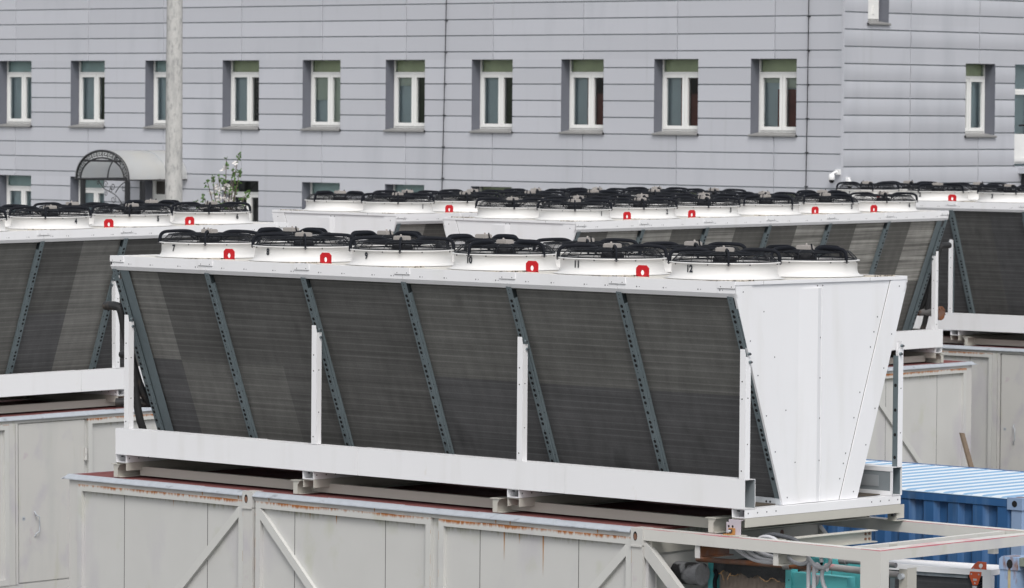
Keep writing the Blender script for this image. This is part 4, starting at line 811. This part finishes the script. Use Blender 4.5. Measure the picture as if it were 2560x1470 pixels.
conduit('grey corrugated conduit second lowest of the bundle under the rail', [(0.02, 0.17, -0.28), (0.10, 0.2, -0.345), (0.24, 0.2, -0.39), (0.40, 0.22, -0.392), (0.5, 0.3, -0.385)], 0.02)
conduit('grey corrugated conduit topmost of the bundle under the rail', [(0.10, 0.17, -0.28), (0.18, 0.21, -0.322), (0.30, 0.22, -0.352), (0.44, 0.22, -0.365), (0.52, 0.3, -0.362)], 0.021)
conduit('grey corrugated conduit with a single loop right of the hanger bracket', [(0.45, 0.2, -0.26), (0.54, 0.2, -0.335), (0.62, 0.2, -0.385), (0.72, 0.2, -0.400), (0.80, 0.19, -0.375), (0.82, 0.19, -0.33), (0.78, 0.2, -0.28)], 0.02)
conduit('grey corrugated conduit curling in a ring beside the frame post', [(0.80, 0.17, -0.28), (0.86, 0.17, -0.35), (0.95, 0.16, -0.402), (1.05, 0.16, -0.405), (1.10, 0.17, -0.36), (1.08, 0.2, -0.315), (1.0, 0.24, -0.30), (0.93, 0.25, -0.32), (0.93, 0.26, -0.37)], 0.02)
conduit('grey corrugated conduit hanging straight down, left one of a pair', [(0.90, 0.22, -0.46), (0.875, 0.2, -0.395), (0.845, 0.19, -0.385), (0.826, 0.19, -0.42), (0.824, 0.19, -0.62), (0.82, 0.19, -0.95)], 0.023)
conduit('grey corrugated conduit hanging straight down, right one of a pair', [(0.90, 0.27, -0.43), (0.905, 0.22, -0.392), (0.90, 0.2, -0.40), (0.894, 0.19, -0.45), (0.892, 0.19, -0.62), (0.89, 0.19, -0.95)], 0.023)
conduit('grey corrugated conduit crossing behind the hanging pair', [(0.95, 0.26, -0.42), (0.94, 0.25, -0.50), (0.96, 0.25, -0.58), (1.01, 0.25, -0.68), (1.04, 0.25, -0.95)], 0.022)
conduit('grey corrugated conduit bunched behind the hanging pair, lowest', [(0.90, 0.24, -0.50), (0.87, 0.25, -0.58), (0.80, 0.25, -0.66), (0.77, 0.25, -0.95)], 0.022)
conduit('black corrugated hose arching over the open frame rail', [(-0.02, 0.4, -0.36), (0.05, 0.4, -0.22), (0.18, 0.4, -0.168), (0.32, 0.42, -0.178), (0.46, 0.45, -0.215), (0.6, 0.5, -0.34)], 0.024, HOSE_D, 'flexible_hose')
conduit('grey corrugated conduit arching just below the black hose on the rail', [(-0.02, 0.33, -0.34), (0.06, 0.33, -0.225), (0.16, 0.33, -0.185), (0.28, 0.33, -0.20), (0.36, 0.32, -0.26)], 0.02)

# plank leaning on the middle container
b = MB(); b.prism([(-9.0, WD + 0.30, -1.275), (-9.10, WD + 0.30, -1.285), (-9.42, WD + 0.55, -2.64), (-9.30, WD + 0.55, -2.64)], (0, 0.035, 0), WOOD)
thing('plank', 'weathered plank leaning upright against the grey container', 'plank', MW['middle'], me=b.mesh('plank'))

# ================================================================ GREY OFFICE BUILDING
bd = thing('office_building', 'long building clad in flat grey metal panels with white framed windows', 'building', loc=(XB, YB, TZ)); bo = (0, 0, -TZ)
def bpart(name, b, par=bd): return link(name, b.mesh(name), par, bo if par is bd else (0, 0, 0))
ZT = 8.2; XL = -46.0
def panel(b, fr, a0, a1, z0, z1, g, m=CLAD, bulge=0.0):
    """cladding cassette; fr maps (along, depth, z); g = groove (left, right, bottom, top)"""
    d = 0.022
    if m is CLAD: m = random.choice(CLADS)
    A0, A1, Z0, Z1 = a0 + g[0], a1 - g[1], z0 + g[2], z1 - g[3]; ch = lambda q: 0.006 if q else 0
    ia0, ia1, iz0, iz1 = A0 + ch(g[0]), A1 - ch(g[1]), Z0 + ch(g[2]), Z1 - ch(g[3])
    if bulge:
        n = 5; rows = []
        for i in range(n + 1):
            t = i / n; o = -bulge * 4 * t * (1 - t); z = iz0 + (iz1 - iz0) * t; rows += [fr(ia0, o * 0.3, z), fr((ia0 + ia1) / 2, o, z), fr(ia1, o * 0.3, z)]
        b.add(rows, [f for i in range(n) for f in ((i * 3, i * 3 + 1, i * 3 + 4, i * 3 + 3), (i * 3 + 1, i * 3 + 2, i * 3 + 5, i * 3 + 4))], m, True)
    else: b.add([fr(ia0, 0, iz0), fr(ia1, 0, iz0), fr(ia1, 0, iz1), fr(ia0, 0, iz1)], [(0, 1, 2, 3)], m)
    O = [fr(A0, d, Z0), fr(A1, d, Z0), fr(A1, d, Z1), fr(A0, d, Z1)]; I = [fr(ia0, 0, iz0), fr(ia1, 0, iz0), fr(ia1, 0, iz1), fr(ia0, 0, iz1)]
    for k in range(4):
        if (g[2], g[1], g[3], g[0])[k]: b.add([O[k], O[(k + 1) % 4], I[(k + 1) % 4], I[k]], [(0, 1, 2, 3)], m)
def clad(b, fr, a_lo, a_hi, wins, seams, zrow0, rowh, zlo, zhi, bulge=0.0):
    """rows of cassettes around window openings wins = [(a0, a1, z0, z1)]"""
    gh, gv = 0.0095, 0.009; z = zrow0
    while z > zlo: z -= rowh
    while z < zhi:
        z0, z1 = z, min(z + rowh, zhi); zs = [z0] + sorted({zz for w in wins for zz in (w[2], w[3]) if z0 + 0.03 < zz < z1 - 0.03}) + [z1]
        for k, (s0, s1) in enumerate(zip(zs, zs[1:])):
            ov = sorted([w for w in wins if w[2] < s1 - 0.02 and w[3] > s0 + 0.02])
            ov.sort(); cur = a_lo; iv = []
            for w in ov: iv.append((cur, w[0], cur != a_lo, True)); cur = w[1]
            iv.append((cur, a_hi, cur != a_lo, False))
            for i0, i1, wl, wr in iv:
                if i1 - i0 < 0.03: continue
                cuts = [i0] + [s for s in seams if i0 + 0.1 < s < i1 - 0.1 and not any(w[0] <= s <= w[1] and False for w in ov) and not (ov and len(ov) > 0 and any(abs(s - (w[0] + w[1]) / 2) < 0.2 for w in ov))] + [i1]
                for q, (c0, c1) in enumerate(zip(cuts, cuts[1:])):
                    panel(b, fr, c0, c1, s0, s1, (gv if q else 0.0, gv if q < len(cuts) - 2 else 0.0, gh if k == 0 else 0, gh if k == len(zs) - 2 else 0), CLAD, bulge if len(zs) == 2 else 0)
        z += rowh
WINX = [-2.39 - 2.607 * n for n in range(16)]; WW = 1.20
UP = (3.485, 5.03); LO = (0.79, 2.315)
winsL = []
for n, x in enumerate(WINX):
    winsL.append((x, x + WW, UP[0], UP[1])); winsL.append((x, x + WW, 0.30 if n == 7 else LO[0], LO[1]))
winsL.sort()
frL = lambda a, d, z: (a, d, z)
b = MB(); clad(b, frL, XL, -0.035, winsL, sorted([x + 0.62 for x in WINX]), 3.471, 0.3448, TZ + 0.02, ZT)
# dark backing behind the joints, pierced by the windows
zz = [TZ] + sorted({w[2] for w in winsL} | {w[3] for w in winsL}) + [ZT]
for z0, z1 in zip(zz, zz[1:]):
    ov = sorted(w for w in winsL if w[2] < z1 - 0.01 and w[3] > z0 + 0.01); cur = XL
    for w in ov: b.quad((cur, 0.0225, z0), (w[0], 0.0225, z0), (w[0], 0.0225, z1), (cur, 0.0225, z1), GROOVE); cur = w[1]
    b.quad((cur, 0.0225, z0), (-0.03, 0.0225, z0), (-0.03, 0.0225, z1), (cur, 0.0225, z1), GROOVE)
bpart('front_wall', b)
winsR = [(0.77, 1.44, 5.74, 7.4), (3.99, 4.99, 3.49, 4.985), (5.67, 7.6, 2.86, 5.0)]
frR = lambda a, d, z: (-d, a, z)
b = MB(); clad(b, frR, 0.035, 14.0, winsR, [2.16, 4.44, 8.6], 3.56, 0.3425, TZ + 0.02, ZT, 0.016)
zz = [TZ] + sorted({w[2] for w in winsR} | {w[3] for w in winsR}) + [ZT]
for z0, z1 in zip(zz, zz[1:]):
    ov = sorted(w for w in winsR if w[2] < z1 - 0.01 and w[3] > z0 + 0.01); cur = 0.03
    for w in ov: b.quad((-0.0225, cur, z0), (-0.0225, w[0], z0), (-0.0225, w[0], z1), (-0.0225, cur, z1), GROOVE); cur = w[1]
    b.quad((-0.0225, cur, z0), (-0.0225, 14, z0), (-0.0225, 14, z1), (-0.0225, cur, z1), GROOVE)
bpart('side_wall', b)
b = MB(); b.box(-0.045, 0.0035, -0.0035, 0.0, TZ, ZT, CLAD); b.box(0.0, 0.0035, 0.0, 0.045, TZ, ZT, CLAD); bpart('corner_trim', b)
b = MB(); b.box(XL, -0.05, 0.05, 14, ZT - 0.02, ZT + 0.1, FLASH); bpart('roof', b)
random.seed(11)
def window(fr, a0, a1, z0, z1, kind, mirror=False, door=False, film=None):
    """recess with jambs, pvc frame, panes, blinds, room behind; fr(along, depth, z)"""
    D = 0.32; b = MB()
    def bx(bb, u0, u1, d0, d1, w0, w1, m):
        c = [fr(u, d, w) for w in (w0, w1) for (u, d) in ((u0, d0), (u1, d0), (u1, d1), (u0, d1))]
        bb.add(c, [(0, 3, 2, 1), (4, 5, 6, 7), (0, 1, 5, 4), (1, 2, 6, 5), (2, 3, 7, 6), (3, 0, 4, 7)], m)
    bx(b, a0 - 0.004, a0 + 0.003, 0.001, D, z0, z1, JAMB); bx(b, a1 - 0.003, a1 + 0.004, 0.001, D, z0, z1, JAMB); bx(b, a0 + 0.003, a1 - 0.003, 0.001, D, z1 - 0.003, z1 + 0.004, JAMB); bx(b, a0 + 0.003, a1 - 0.003, 0.001, D, z0 - 0.004, z0 + 0.003, JAMB)
    w = bpart('window', b)
    zt = z0 + 0.83 * (z1 - z0)            # transom bar
    if door: zt = z0 + 1.62
    b = MB(); e = 0.003
    am = (a0 + a1) / 2 + (0.04 if not mirror else -0.04)
    bx(b, a0 + e, a0 + 0.03, D - 0.06, D, zt, z1 - e, PVC); bx(b, a1 - 0.03, a1 - e, D - 0.06, D, zt, z1 - e, PVC)
    bx(b, a0 + e, a1 - e, D - 0.06, D, zt - 0.045, zt, PVC)
    bx(b, a0 + e, a0 + 0.05, D - 0.06, D, z0 + 0.06, zt - 0.0455, PVC); bx(b, a1 - 0.05, a1 - e, D - 0.06, D, z0 + 0.06, zt - 0.0455, PVC); bx(b, a0 + 0.05, a1 - 0.05, D - 0.06, D, z0 + 0.06, z0 + 0.10, PVC)
    sashes = [(a0 + 0.052, am - 0.004), (am + 0.004, a1 - 0.052)] if a1 - a0 > 0.7 else [(a0 + 0.052, a1 - 0.052)]
    if kind == 'single': sashes = [(a0 + 0.052 if mirror else a0 + 0.5, a1 - 0.052)] if False else [(a0 + 0.052, a0 + 0.42), (a0 + 0.43, a1 - 0.052)]
    for s0, s1 in sashes:
        t = 0.072
        bx(b, s0, s0 + t, D - 0.085, D - 0.001, z0 + 0.102, zt - 0.047, PVC); bx(b, s1 - t, s1, D - 0.085, D - 0.001, z0 + 0.102, zt - 0.047, PVC)
        bx(b, s0 + t, s1 - t, D - 0.085, D - 0.001, z0 + 0.102, z0 + 0.175, PVC); bx(b, s0 + t, s1 - t, D - 0.085, D - 0.001, zt - 0.12, zt - 0.047, PVC)
        if door: bx(b, s0 + t, s1 - t, D - 0.05, D - 0.01, z0 + 0.175, z0 + 0.68, PVC)
    bpart('frame', b, w)
    b = MB()
    for s0, s1 in sashes: b.quad(fr(s0 + 0.07, D - 0.04, z0 + 0.17), fr(s1 - 0.07, D - 0.04, z0 + 0.17), fr(s1 - 0.07, D - 0.04, zt - 0.115), fr(s0 + 0.07, D - 0.04, zt - 0.115), glass_mat())
    b.quad(fr(a0 + 0.03, D - 0.03, zt), fr(a1 - 0.03, D - 0.03, zt), fr(a1 - 0.03, D - 0.03, z1 - e), fr(a0 + 0.03, D - 0.03, z1 - e), glass_mat()); bpart('pane', b, w)
    b = MB(); bx(b, a0 + 0.005, a1 - 0.005, D + 0.085, D + 0.09, z0, z1, PANE_REFL if kind not in ('dark',) else ROOM_D)
    for u in (a0 + 0.003, a1 - 0.006): bx(b, u, u + 0.003, D + 0.001, D + 0.085, z0, z1, PANE_REFL)
    bx(b, a0 + 0.006, a1 - 0.006, D + 0.001, D + 0.085, z1 - 0.006, z1 - 0.003, PANE_REFL); bx(b, a0 + 0.006, a1 - 0.006, D + 0.001, D + 0.085, z0 + 0.003, z0 + 0.006, PANE_REFL); bpart('room', b, w)
    b = MB()
    film = TEALF if film or kind == 'teal' else OLIVE
    if kind not in ('dark', 'plainroom'): bx(b, a0 + 0.03, a1 - 0.03, D + 0.02, D + 0.024, zt + 0.0, z1 - 0.008, film)
    s0, s1 = sashes[0]; L = s1 - s0
    if kind == 'blindlow': bx(b, s0 + 0.03, s1, D + 0.03, D + 0.036, zt - 0.62, zt - 0.05, BLIND); bx(b, sashes[1][0] + 0.02, sashes[1][1], D + 0.03, D + 0.036, z0 + 0.1, zt - 0.05, BLIND)
    if kind == 'blindhigh': bx(b, s0 + 0.03, s1, D + 0.03, D + 0.036, zt - 0.30, zt - 0.05, BLIND); bx(b, s0 + L * 0.78, a1 - 0.05, D + 0.04, D + 0.06, z0 + 0.05, zt - 0.05, REFL_G)
    if kind == 'blindred':
        bx(b, s0 + 0.03, s1, D + 0.03, D + 0.036, zt - 0.22, zt - 0.05, BLIND); bx(b, sashes[1][0] + 0.02, sashes[1][1], D + 0.03, D + 0.036, zt - 0.32, zt - 0.05, BLIND); bx(b, s0 + L * 0.6, a1 - 0.05, D + 0.06, D + 0.07, z0 + 0.05, zt - 0.35, REFL_R)
    if kind == 'green': bx(b, s0 + L * 0.70, a1 - 0.05, D + 0.04, D + 0.06, z0 + 0.05, zt - 0.05, REFL_G)
    if kind == 'red': bx(b, s0 + L * 0.65, a1 - 0.05, D + 0.04, D + 0.06, z0 + 0.05, zt - 0.05, REFL_R); bx(b, sashes[1][0] + 0.02, a1 - 0.06, D + 0.04, D + 0.045, zt - 0.45, zt - 0.05, ROOM_D)
    if kind == 'lace': bx(b, s0 + L * 0.72, a1 - 0.05, D + 0.04, D + 0.06, z0 + 0.05, zt - 0.05, mat('lace_curtain', (0.16, 0.155, 0.15), 0.9, 0, 0.8, 30, stain=((0.03, 0.03, 0.03), (22, 22, 22), 0.48, 0.56)))
    if kind == 'pot': bx(b, s0 + L * 0.68, s0 + L * 0.9, D + 0.02, D + 0.08, z0 + 0.12, z0 + 0.27, BLIND); bx(b, sashes[1][0] + 0.05, a1 - 0.05, D + 0.04, D + 0.06, z0 + 0.05, z1 - 0.05, REFL_G)
    if kind == 'white': bx(b, a0 + 0.05, a1 - 0.05, D - 0.1, D - 0.09, z0 + 0.1, zt - 0.05, PVC); bx(b, a0 + 0.42, a0 + 0.44, D - 0.13, D - 0.1, z0 + 0.2, z0 + 0.36, PVC)
    if b.v: bpart('blind', b, w)  # blinds and film together with the strips imitating reflections
    if not door:
        b = MB(); q0, q1 = a0 - 0.02, a1 + 0.02
        c = [fr(q0, -0.05, z0 - 0.02), fr(q1, -0.05, z0 - 0.02), fr(a1, D - 0.06, z0 + 0.06), fr(a0, D - 0.06, z0 + 0.06), fr(q0, -0.05, z0 + 0.012), fr(q1, -0.05, z0 + 0.012), fr(a1, D - 0.061, z0 + 0.0615), fr(a0, D - 0.061, z0 + 0.0615)]
        b.add([fr(a0 + 0.004, 0, z0 - 0.0), fr(a1 - 0.004, 0, z0), c[2], c[3]], [(0, 1, 2, 3)], SILL); b.add([c[4], c[5], fr(a1, 0.0, z0 + 0.022), fr(a0, 0.0, z0 + 0.022)], [(0, 1, 2, 3)], SILL)
        b.add([c[4], c[5], fr(q1, -0.05, z0 - 0.025), fr(q0, -0.05, z0 - 0.025)], [(3, 2, 1, 0)], SILL); bx(b, q0, q1, -0.05, -0.002, z0 - 0.026, z0 - 0.02, GROOVE)
        b.add([fr(a0, 0.0, z0 + 0.022), fr(a1, 0, z0 + 0.022), c[6], c[7]], [(0, 1, 2, 3)], SILL)
        bx(b, q0 - 0.012 if mirror else q1, q0 if mirror else q1 + 0.012, -0.05, -0.012, z0 - 0.03, z0 + 0.016, IRON); bpart('sill', b, w)
    return w
kinds = ['blindred', 'red', 'red', 'green', 'blindhigh', 'blindlow', 'lace', 'plain', 'pot', 'plain', 'plain', 'plain', 'plain', 'plain', 'plain', 'plain']
for n, x in enumerate(WINX):
    window(frL, x, x + WW, UP[0], UP[1], kinds[n], film='teal' if n > 6 else None)
    if n != 7: window(frL, x, x + WW, LO[0], LO[1], 'dark' if n == 6 else 'teal' if n > 3 else 'plain')
window(frR, *winsR[0][:2], winsR[0][2], winsR[0][3], 'white', True); window(frR, *winsR[1][:2], winsR[1][2], winsR[1][3], 'single', True)
window(frR, *winsR[2][:2], winsR[2][2], winsR[2][3], 'plainroom', True, True)
# entrance door under the canopy
dx = WINX[7]; b = MB()
b.box(dx - 0.004, dx + 0.003, 0.001, 0.3, TZ, LO[1], JAMB); b.box(dx + WW - 0.003, dx + WW + 0.004, 0.001, 0.3, TZ, LO[1], JAMB); b.box(dx + 0.003, dx + WW - 0.003, 0.001, 0.3, LO[1] - 0.003, LO[1] + 0.004, JAMB)
ed = bpart('entrance_door', b)
b = MB(); b.box(dx + 0.003, dx + 0.10, 0.24, 0.3, TZ, LO[1] - 0.004, PVC); b.box(dx + 1.1, dx + WW - 0.003, 0.24, 0.3, TZ, LO[1] - 0.004, PVC); b.box(dx + 0.10, dx + 1.1, 0.24, 0.3, 1.55, 1.95, PVC); b.box(dx + 0.1, dx + 1.1, 0.25, 0.29, TZ, 1.55, PVC); b.box(dx + 0.1, dx + 1.1, 0.24, 0.3, LO[1] - 0.06, LO[1] - 0.004, PVC); bpart('frame', b, ed)
b = MB(); b.box(dx + 0.1, dx + 1.1, 0.27, 0.275, 1.95, LO[1] - 0.06, mat('dim_transom', (0.07, 0.065, 0.06), 0.15)); b.box(dx + 0.72, dx + 0.9, 0.268, 0.2695, 1.95, LO[1] - 0.06, WOOD); bpart('pane', b, ed)

# lightning conductor cables on the front wall
def cable(label, x0, x1):
    b = MB(); b.tube([(XB + x0, YB - 0.05, ZT), (XB + (x0 + x1) / 2 + 0.012, YB - 0.05, 4.2), (XB + x1, YB - 0.05, TZ)], 0.010, IRON, 6)
    z = ZT - 0.3
    while z > TZ: b.box(XB + x0 + (x1 - x0) * (ZT - z) / (ZT - TZ) - 0.02, XB + x0 + (x1 - x0) * (ZT - z) / (ZT - TZ) + 0.02, YB - 0.066, YB - 0.001, z, z + 0.02, IRON); z -= 0.68
    return thing('lightning_cable', label, 'cable', me=b.mesh('lightning_cable'), group='thin dark cables down the front wall')
cable('thin dark cable down the grey wall, between the middle windows', -10.90, -11.09); cable('thin dark cable down the grey wall near its right corner', -0.845, -0.905)
# security cameras
def cctv(label, x, y, z, s=1.0, face=(0, -1)):
    root = thing('security_camera', label, 'security camera', loc=(x, y, z)); fx, fy = face
    b = MB(); b.box(-0.065 * s, 0.065 * s, -0.10 * s, 0.0, -0.05 * s, 0.09 * s, CAMW); b.tube(smooth_path([(0, -0.06 * s, 0.03 * s), (-0.05 * s, -0.15 * s, 0.0), (-0.10 * s, -0.2 * s, -0.06 * s)], 5), 0.04 * s, CAMW, 10); link('bracket', b.mesh('bracket'), root)
    b = MB(); b.lathe([(0, -0.02 * s), (0.06 * s, -0.03 * s), (0.085 * s, -0.09 * s), (0.09 * s, -0.18 * s), (0.078 * s, -0.20 * s)], CAMW, 20, -0.10 * s, -0.20 * s); link('housing', b.mesh('housing'), root)
    b = MB(); b.lathe([(0.078 * s, -0.20 * s), (0.07 * s, -0.25 * s), (0.045 * s, -0.282 * s), (0, -0.295 * s)], CAMB, 20, -0.10 * s, -0.20 * s); link('dome', b.mesh('dome'), root)
    return root
cctv('white dome security camera with black eye, left of the building corner', XB - 0.07, YB, 2.76, 0.72)
c2 = cctv('small white security camera round the building corner, just right of the other', XB + 0.0, YB + 0.16, 2.62, 0.6); c2.rotation_euler = (0, 0, rad(90))

# balcony by the right edge
bl = thing('balcony', 'narrow balcony with dark brackets at the right picture edge', 'balcony', loc=(XB, YB + 5.8, 2.72))
b = MB(); b.box(0.002, 0.9, 0.0, 2.6, 0.0, 0.12, CLAD); link('slab', b.mesh('slab'), bl)
b = MB(); b.tube([(0.004, 0.2, -0.05), (0.5, 0.2, -0.03)], 0.05, IRON, 6); b.prism([(0.003, 0.12, -0.001), (0.6, 0.12, -0.001), (0.003, 0.12, -0.35)], (0, 0.06, 0), IRON); link('bracket', b.mesh('bracket'), bl)
b = MB(); b.box(0.86, 0.89, 0.02, 2.58, 0.121, 0.45, CLAD); b.tube([(0.87, 0.03, 1.0), (0.87, 2.5, 1.0)], 0.025, IRON, 6)
for y in (0.03, 0.9, 1.8, 2.5): b.tube([(0.87, y, 0.121), (0.87, y, 1.0)], 0.02, GALV_L, 6)
b.tube([(0.003, 0.03, 1.0), (0.87, 0.03, 1.0)], 0.02, IRON, 6); link('railing', b.mesh('railing'), bl)
b = MB(); b.box(0.3, 0.5, 0.05, 0.2, -1.6, -0.001, CLAD); link('downpipe_box', b.mesh('downpipe_box'), bl)

# ================================================================ CANOPY
CXC = XB - 20.08; CYF = YB - 1.80; ez = 2.31; ah = 0.66; hw = 0.90
cn = thing('entrance_canopy', 'arched entrance canopy of translucent sheet on black wrought iron', 'canopy', loc=(CXC, YB, TZ)); coff = (-CXC, -YB, -TZ)
arcp = [(CXC - hw * math.cos(math.pi * i / 24), ez + ah * math.sin(math.pi * i / 24) ** 0.9) for i in range(25)]
b = MB(); n = 25; vs = []
for o in (0.0,):
    for y in (CYF - 0.03, CYF + 0.6, CYF + 1.3, YB - 0.01): vs += [(x + (x - CXC) * o, y, z + o) for x, z in arcp]
fs = [(r * n + i, r * n + i + 1, (r + 1) * n + i + 1, (r + 1) * n + i) for r in (0, 1, 2) for i in range(n - 1)]
b.add(vs, fs, POLY, True)
b.tube([(x + (x - CXC) * 0.012, CYF + 1.15, z + 0.010) for x, z in arcp], 0.005, GALV_L, 5)
link('roof_sheet', b.mesh('roof_sheet'), cn, coff)
b = MB()
inner = [(CXC - (hw - 0.15) * math.cos(math.pi * i / 24), ez + (ah - 0.16) * math.sin(math.pi * i / 24) ** 0.9) for i in range(25)]
for L, r in ((arcp, 0.030), (inner, 0.020)): b.tube([(x * 0.99 + CXC * 0.01, CYF, z - 0.012) for x, z in L], r, IRON, 6)
b.tube([(CXC - hw, CYF, ez), (CXC + hw, CYF, ez)], 0.028, IRON, 6); b.tube([(CXC - 0.62, CYF, ez + 0.42), (CXC + 0.62, CYF, ez + 0.42)], 0.026, IRON, 6)
for y in (CYF + 0.95, YB - 0.08): b.tube([(x * 0.985 + CXC * 0.015, y, z - 0.02) for x, z in arcp], 0.014, IRON, 6); b.tube([(CXC - hw, y, ez), (CXC + hw, y, ez)], 0.02, IRON, 6)
for sx in (-1, 1): b.tube([(CXC + sx * hw * 0.98, CYF, ez), (CXC + sx * hw * 0.98, YB - 0.02, ez)], 0.022, IRON, 6)
# meander: square spirals between the two arches
for k in range(14):
    def at(u, t):
        f = (k + u) / 14 * 24; i = min(int(f), 23); w = f - i
        xo = arcp[i][0] * (1 - w) + arcp[i + 1][0] * w; zo = arcp[i][1] * (1 - w) + arcp[i + 1][1] * w; xi = inner[i][0] * (1 - w) + inner[i + 1][0] * w; zi = inner[i][1] * (1 - w) + inner[i + 1][1] * w
        return (xi + (xo - xi) * t, CYF, zi + (zo - zi) * t)
    b.tube([at(0.05, 0.1), at(0.05, 0.85), at(0.85, 0.85), at(0.85, 0.3), at(0.35, 0.3), at(0.35, 0.6), at(0.6, 0.6)], 0.013, IRON, 4)
link('arch_frame', b.mesh('arch_frame'), cn, coff)
for x, y in ((CXC - 0.66, CYF), (CXC + 0.86, CYF), (CXC + 0.86, CYF + 0.45)):
    b = MB(); b.box(x - 0.045, x + 0.045, y - 0.045, y + 0.045, TZ, ez - 0.025, IRON); link('post', b.mesh('post'), cn, coff)
def spiral(cx, cz, r, a0, turns, sgn, y):
    return [(cx + r * (1 - 0.75 * t) * math.cos(a0 + sgn * t * turns * 6.283), y, cz + r * (1 - 0.75 * t) * math.sin(a0 + sgn * t * turns * 6.283)) for t in [i / 16 for i in range(17)]]
b = MB(); y = CYF + 0.0
b.tube(smooth_path([(CXC - 0.12, y, ez - 0.03), (CXC + 0.05, y, ez - 0.2), (CXC + 0.28, y, ez - 0.28), (CXC + 0.5, y, ez - 0.38), (CXC + 0.72, y, ez - 0.6), (CXC + 0.84, y, ez - 0.85)], 5), 0.011, IRON, 5)
b.tube(smooth_path([(CXC + 0.45, y, ez - 0.3), (CXC + 0.58, y, ez - 0.16), (CXC + 0.76, y, ez - 0.05)], 5), 0.011, IRON, 5)
for cx, cz, r, a, t, s in ((0.10, -0.12, 0.09, 0, 1.2, 1), (0.12, -0.32, 0.06, 2, 1.2, -1), (0.36, -0.15, 0.09, 3, 1.2, 1), (0.38, -0.45, 0.09, 1, 1.3, -1), (0.30, -0.25, 0.06, 1, 1.2, 1), (0.66, -0.62, 0.07, 2, 1.2, 1), (-0.14, -0.07, 0.05, 0, 1.2, -1), (0.74, -0.2, 0.07, 2, 1.2, 1)): b.tube(spiral(CXC + cx, ez + cz, r, a, t, s, y), 0.009, IRON, 4)
link('scroll_bracket', b.mesh('scroll_bracket'), cn, coff)

# ================================================================ POLE AND BLOSSOMING TREE
PXp, PYp = -31.52, 21.43
b = MB(); N = 24; vs = []; H = [TZ, 1, 3, 5, 7, 9.5]
b.lathe([(0.168 - 0.004 * (z - TZ), z - TZ) for z in H] + [(0, 9.5 - TZ)], CONC, 32)
thing('lamp_pole', 'mottled bare concrete pole rising past the canopy', 'pole', loc=(PXp, PYp, TZ), me=b.mesh('lamp_pole'))
def at(px, py, dist):
    d = F_ + R_ * ((px - 1280) / 11071.516) - U_ * ((py - 735) / 11071.516); return CP + d * dist
random.seed(5)
tb = at(562, 560, 84.0); tr = thing('young_tree', 'young apple tree with white blossom and fresh leaves before the grey wall', 'tree', loc=(tb.x, tb.y, TZ))
K = 84.0 / 11071.516
def tp(px, py, d=0.0): v = at(px, py, 84.0 + d); return Vector((v.x - tb.x, v.y - tb.y, v.z - TZ))
trunk = MB(); leaves = MB(); bloss = MB(); base = tp(556, 640); trunk.tube([Vector((0, 0, 0)) + (base - Vector((0, 0, base.z))), base * 0.6 + Vector((base.x * 0.4, base.y * 0.4, 0)), base], [0.05, 0.045, 0.035], BARK, 8)
tips = [((566, 398), 0.0), ((597, 387), 0.1), ((583, 424), -0.2), ((532, 440), 0.2), ((518, 452), -0.1), ((548, 440), 0.3), ((507, 488), -0.3), ((491, 505), 0.2), ((600, 425), 0.25), ((618, 478), -0.2), ((590, 470), 0.3), ((575, 470), -0.3), ((560, 450), 0.15), ((605, 500), 0.1), ((540, 480), 0.0)]
def quad_at(mb, p, s, m):
    a = Vector((random.uniform(-1, 1), random.uniform(-1, 1), random.uniform(-0.6, 1))).normalized(); c = a.cross(Vector((random.uniform(-1, 1), random.uniform(-1, 1), random.uniform(-1, 1)))).normalized(); e = a.cross(c)
    mb.add([p - c * s * 0.5, p + a * s * 0.9 - e * s * 0.1, p + c * s * 0.5, p - a * s * 0.7], [(0, 1, 2, 3)], m)
for (px, py), d in tips:
    t = tp(px, py, d); j = tp(556 + (px - 556) * 0.35, 560, d * 0.4); path = smooth_path([base, j, j.lerp(t, 0.5) + Vector((random.uniform(-.03, .03), 0, 0)), t], 6)
    trunk.tube(path, [0.022 - 0.017 * i / (len(path) - 1) for i in range(len(path))], BARK, 5)
    for i in range(14): quad_at(leaves, t + Vector((random.gauss(0, .018), random.gauss(0, .018), random.uniform(-.13, .03))), 0.042, LEAF)
    for k in range(15):
        q = path[random.randint(7, len(path) - 1)] + Vector((random.gauss(0, .03), random.gauss(0, .03), random.gauss(0, .03)))
        if random.random() < 0.5: [quad_at(leaves, q + Vector((random.gauss(0, .02), random.gauss(0, .02), random.gauss(0, .02))), 0.04, LEAF) for _ in range(2)]
    for k in range(5):
        q = path[random.randint(8, len(path) - 3)] + Vector((random.gauss(0, .04), random.gauss(0, .04), random.gauss(0, .03)))
        for _ in range(7): quad_at(bloss, q + Vector((random.gauss(0, .022), random.gauss(0, .022), random.gauss(0, .022))), 0.042, PETAL)
link('trunk', trunk.mesh('trunk'), tr); link('crown', leaves.mesh('crown'), tr); link('blossom', bloss.mesh('blossom'), tr)
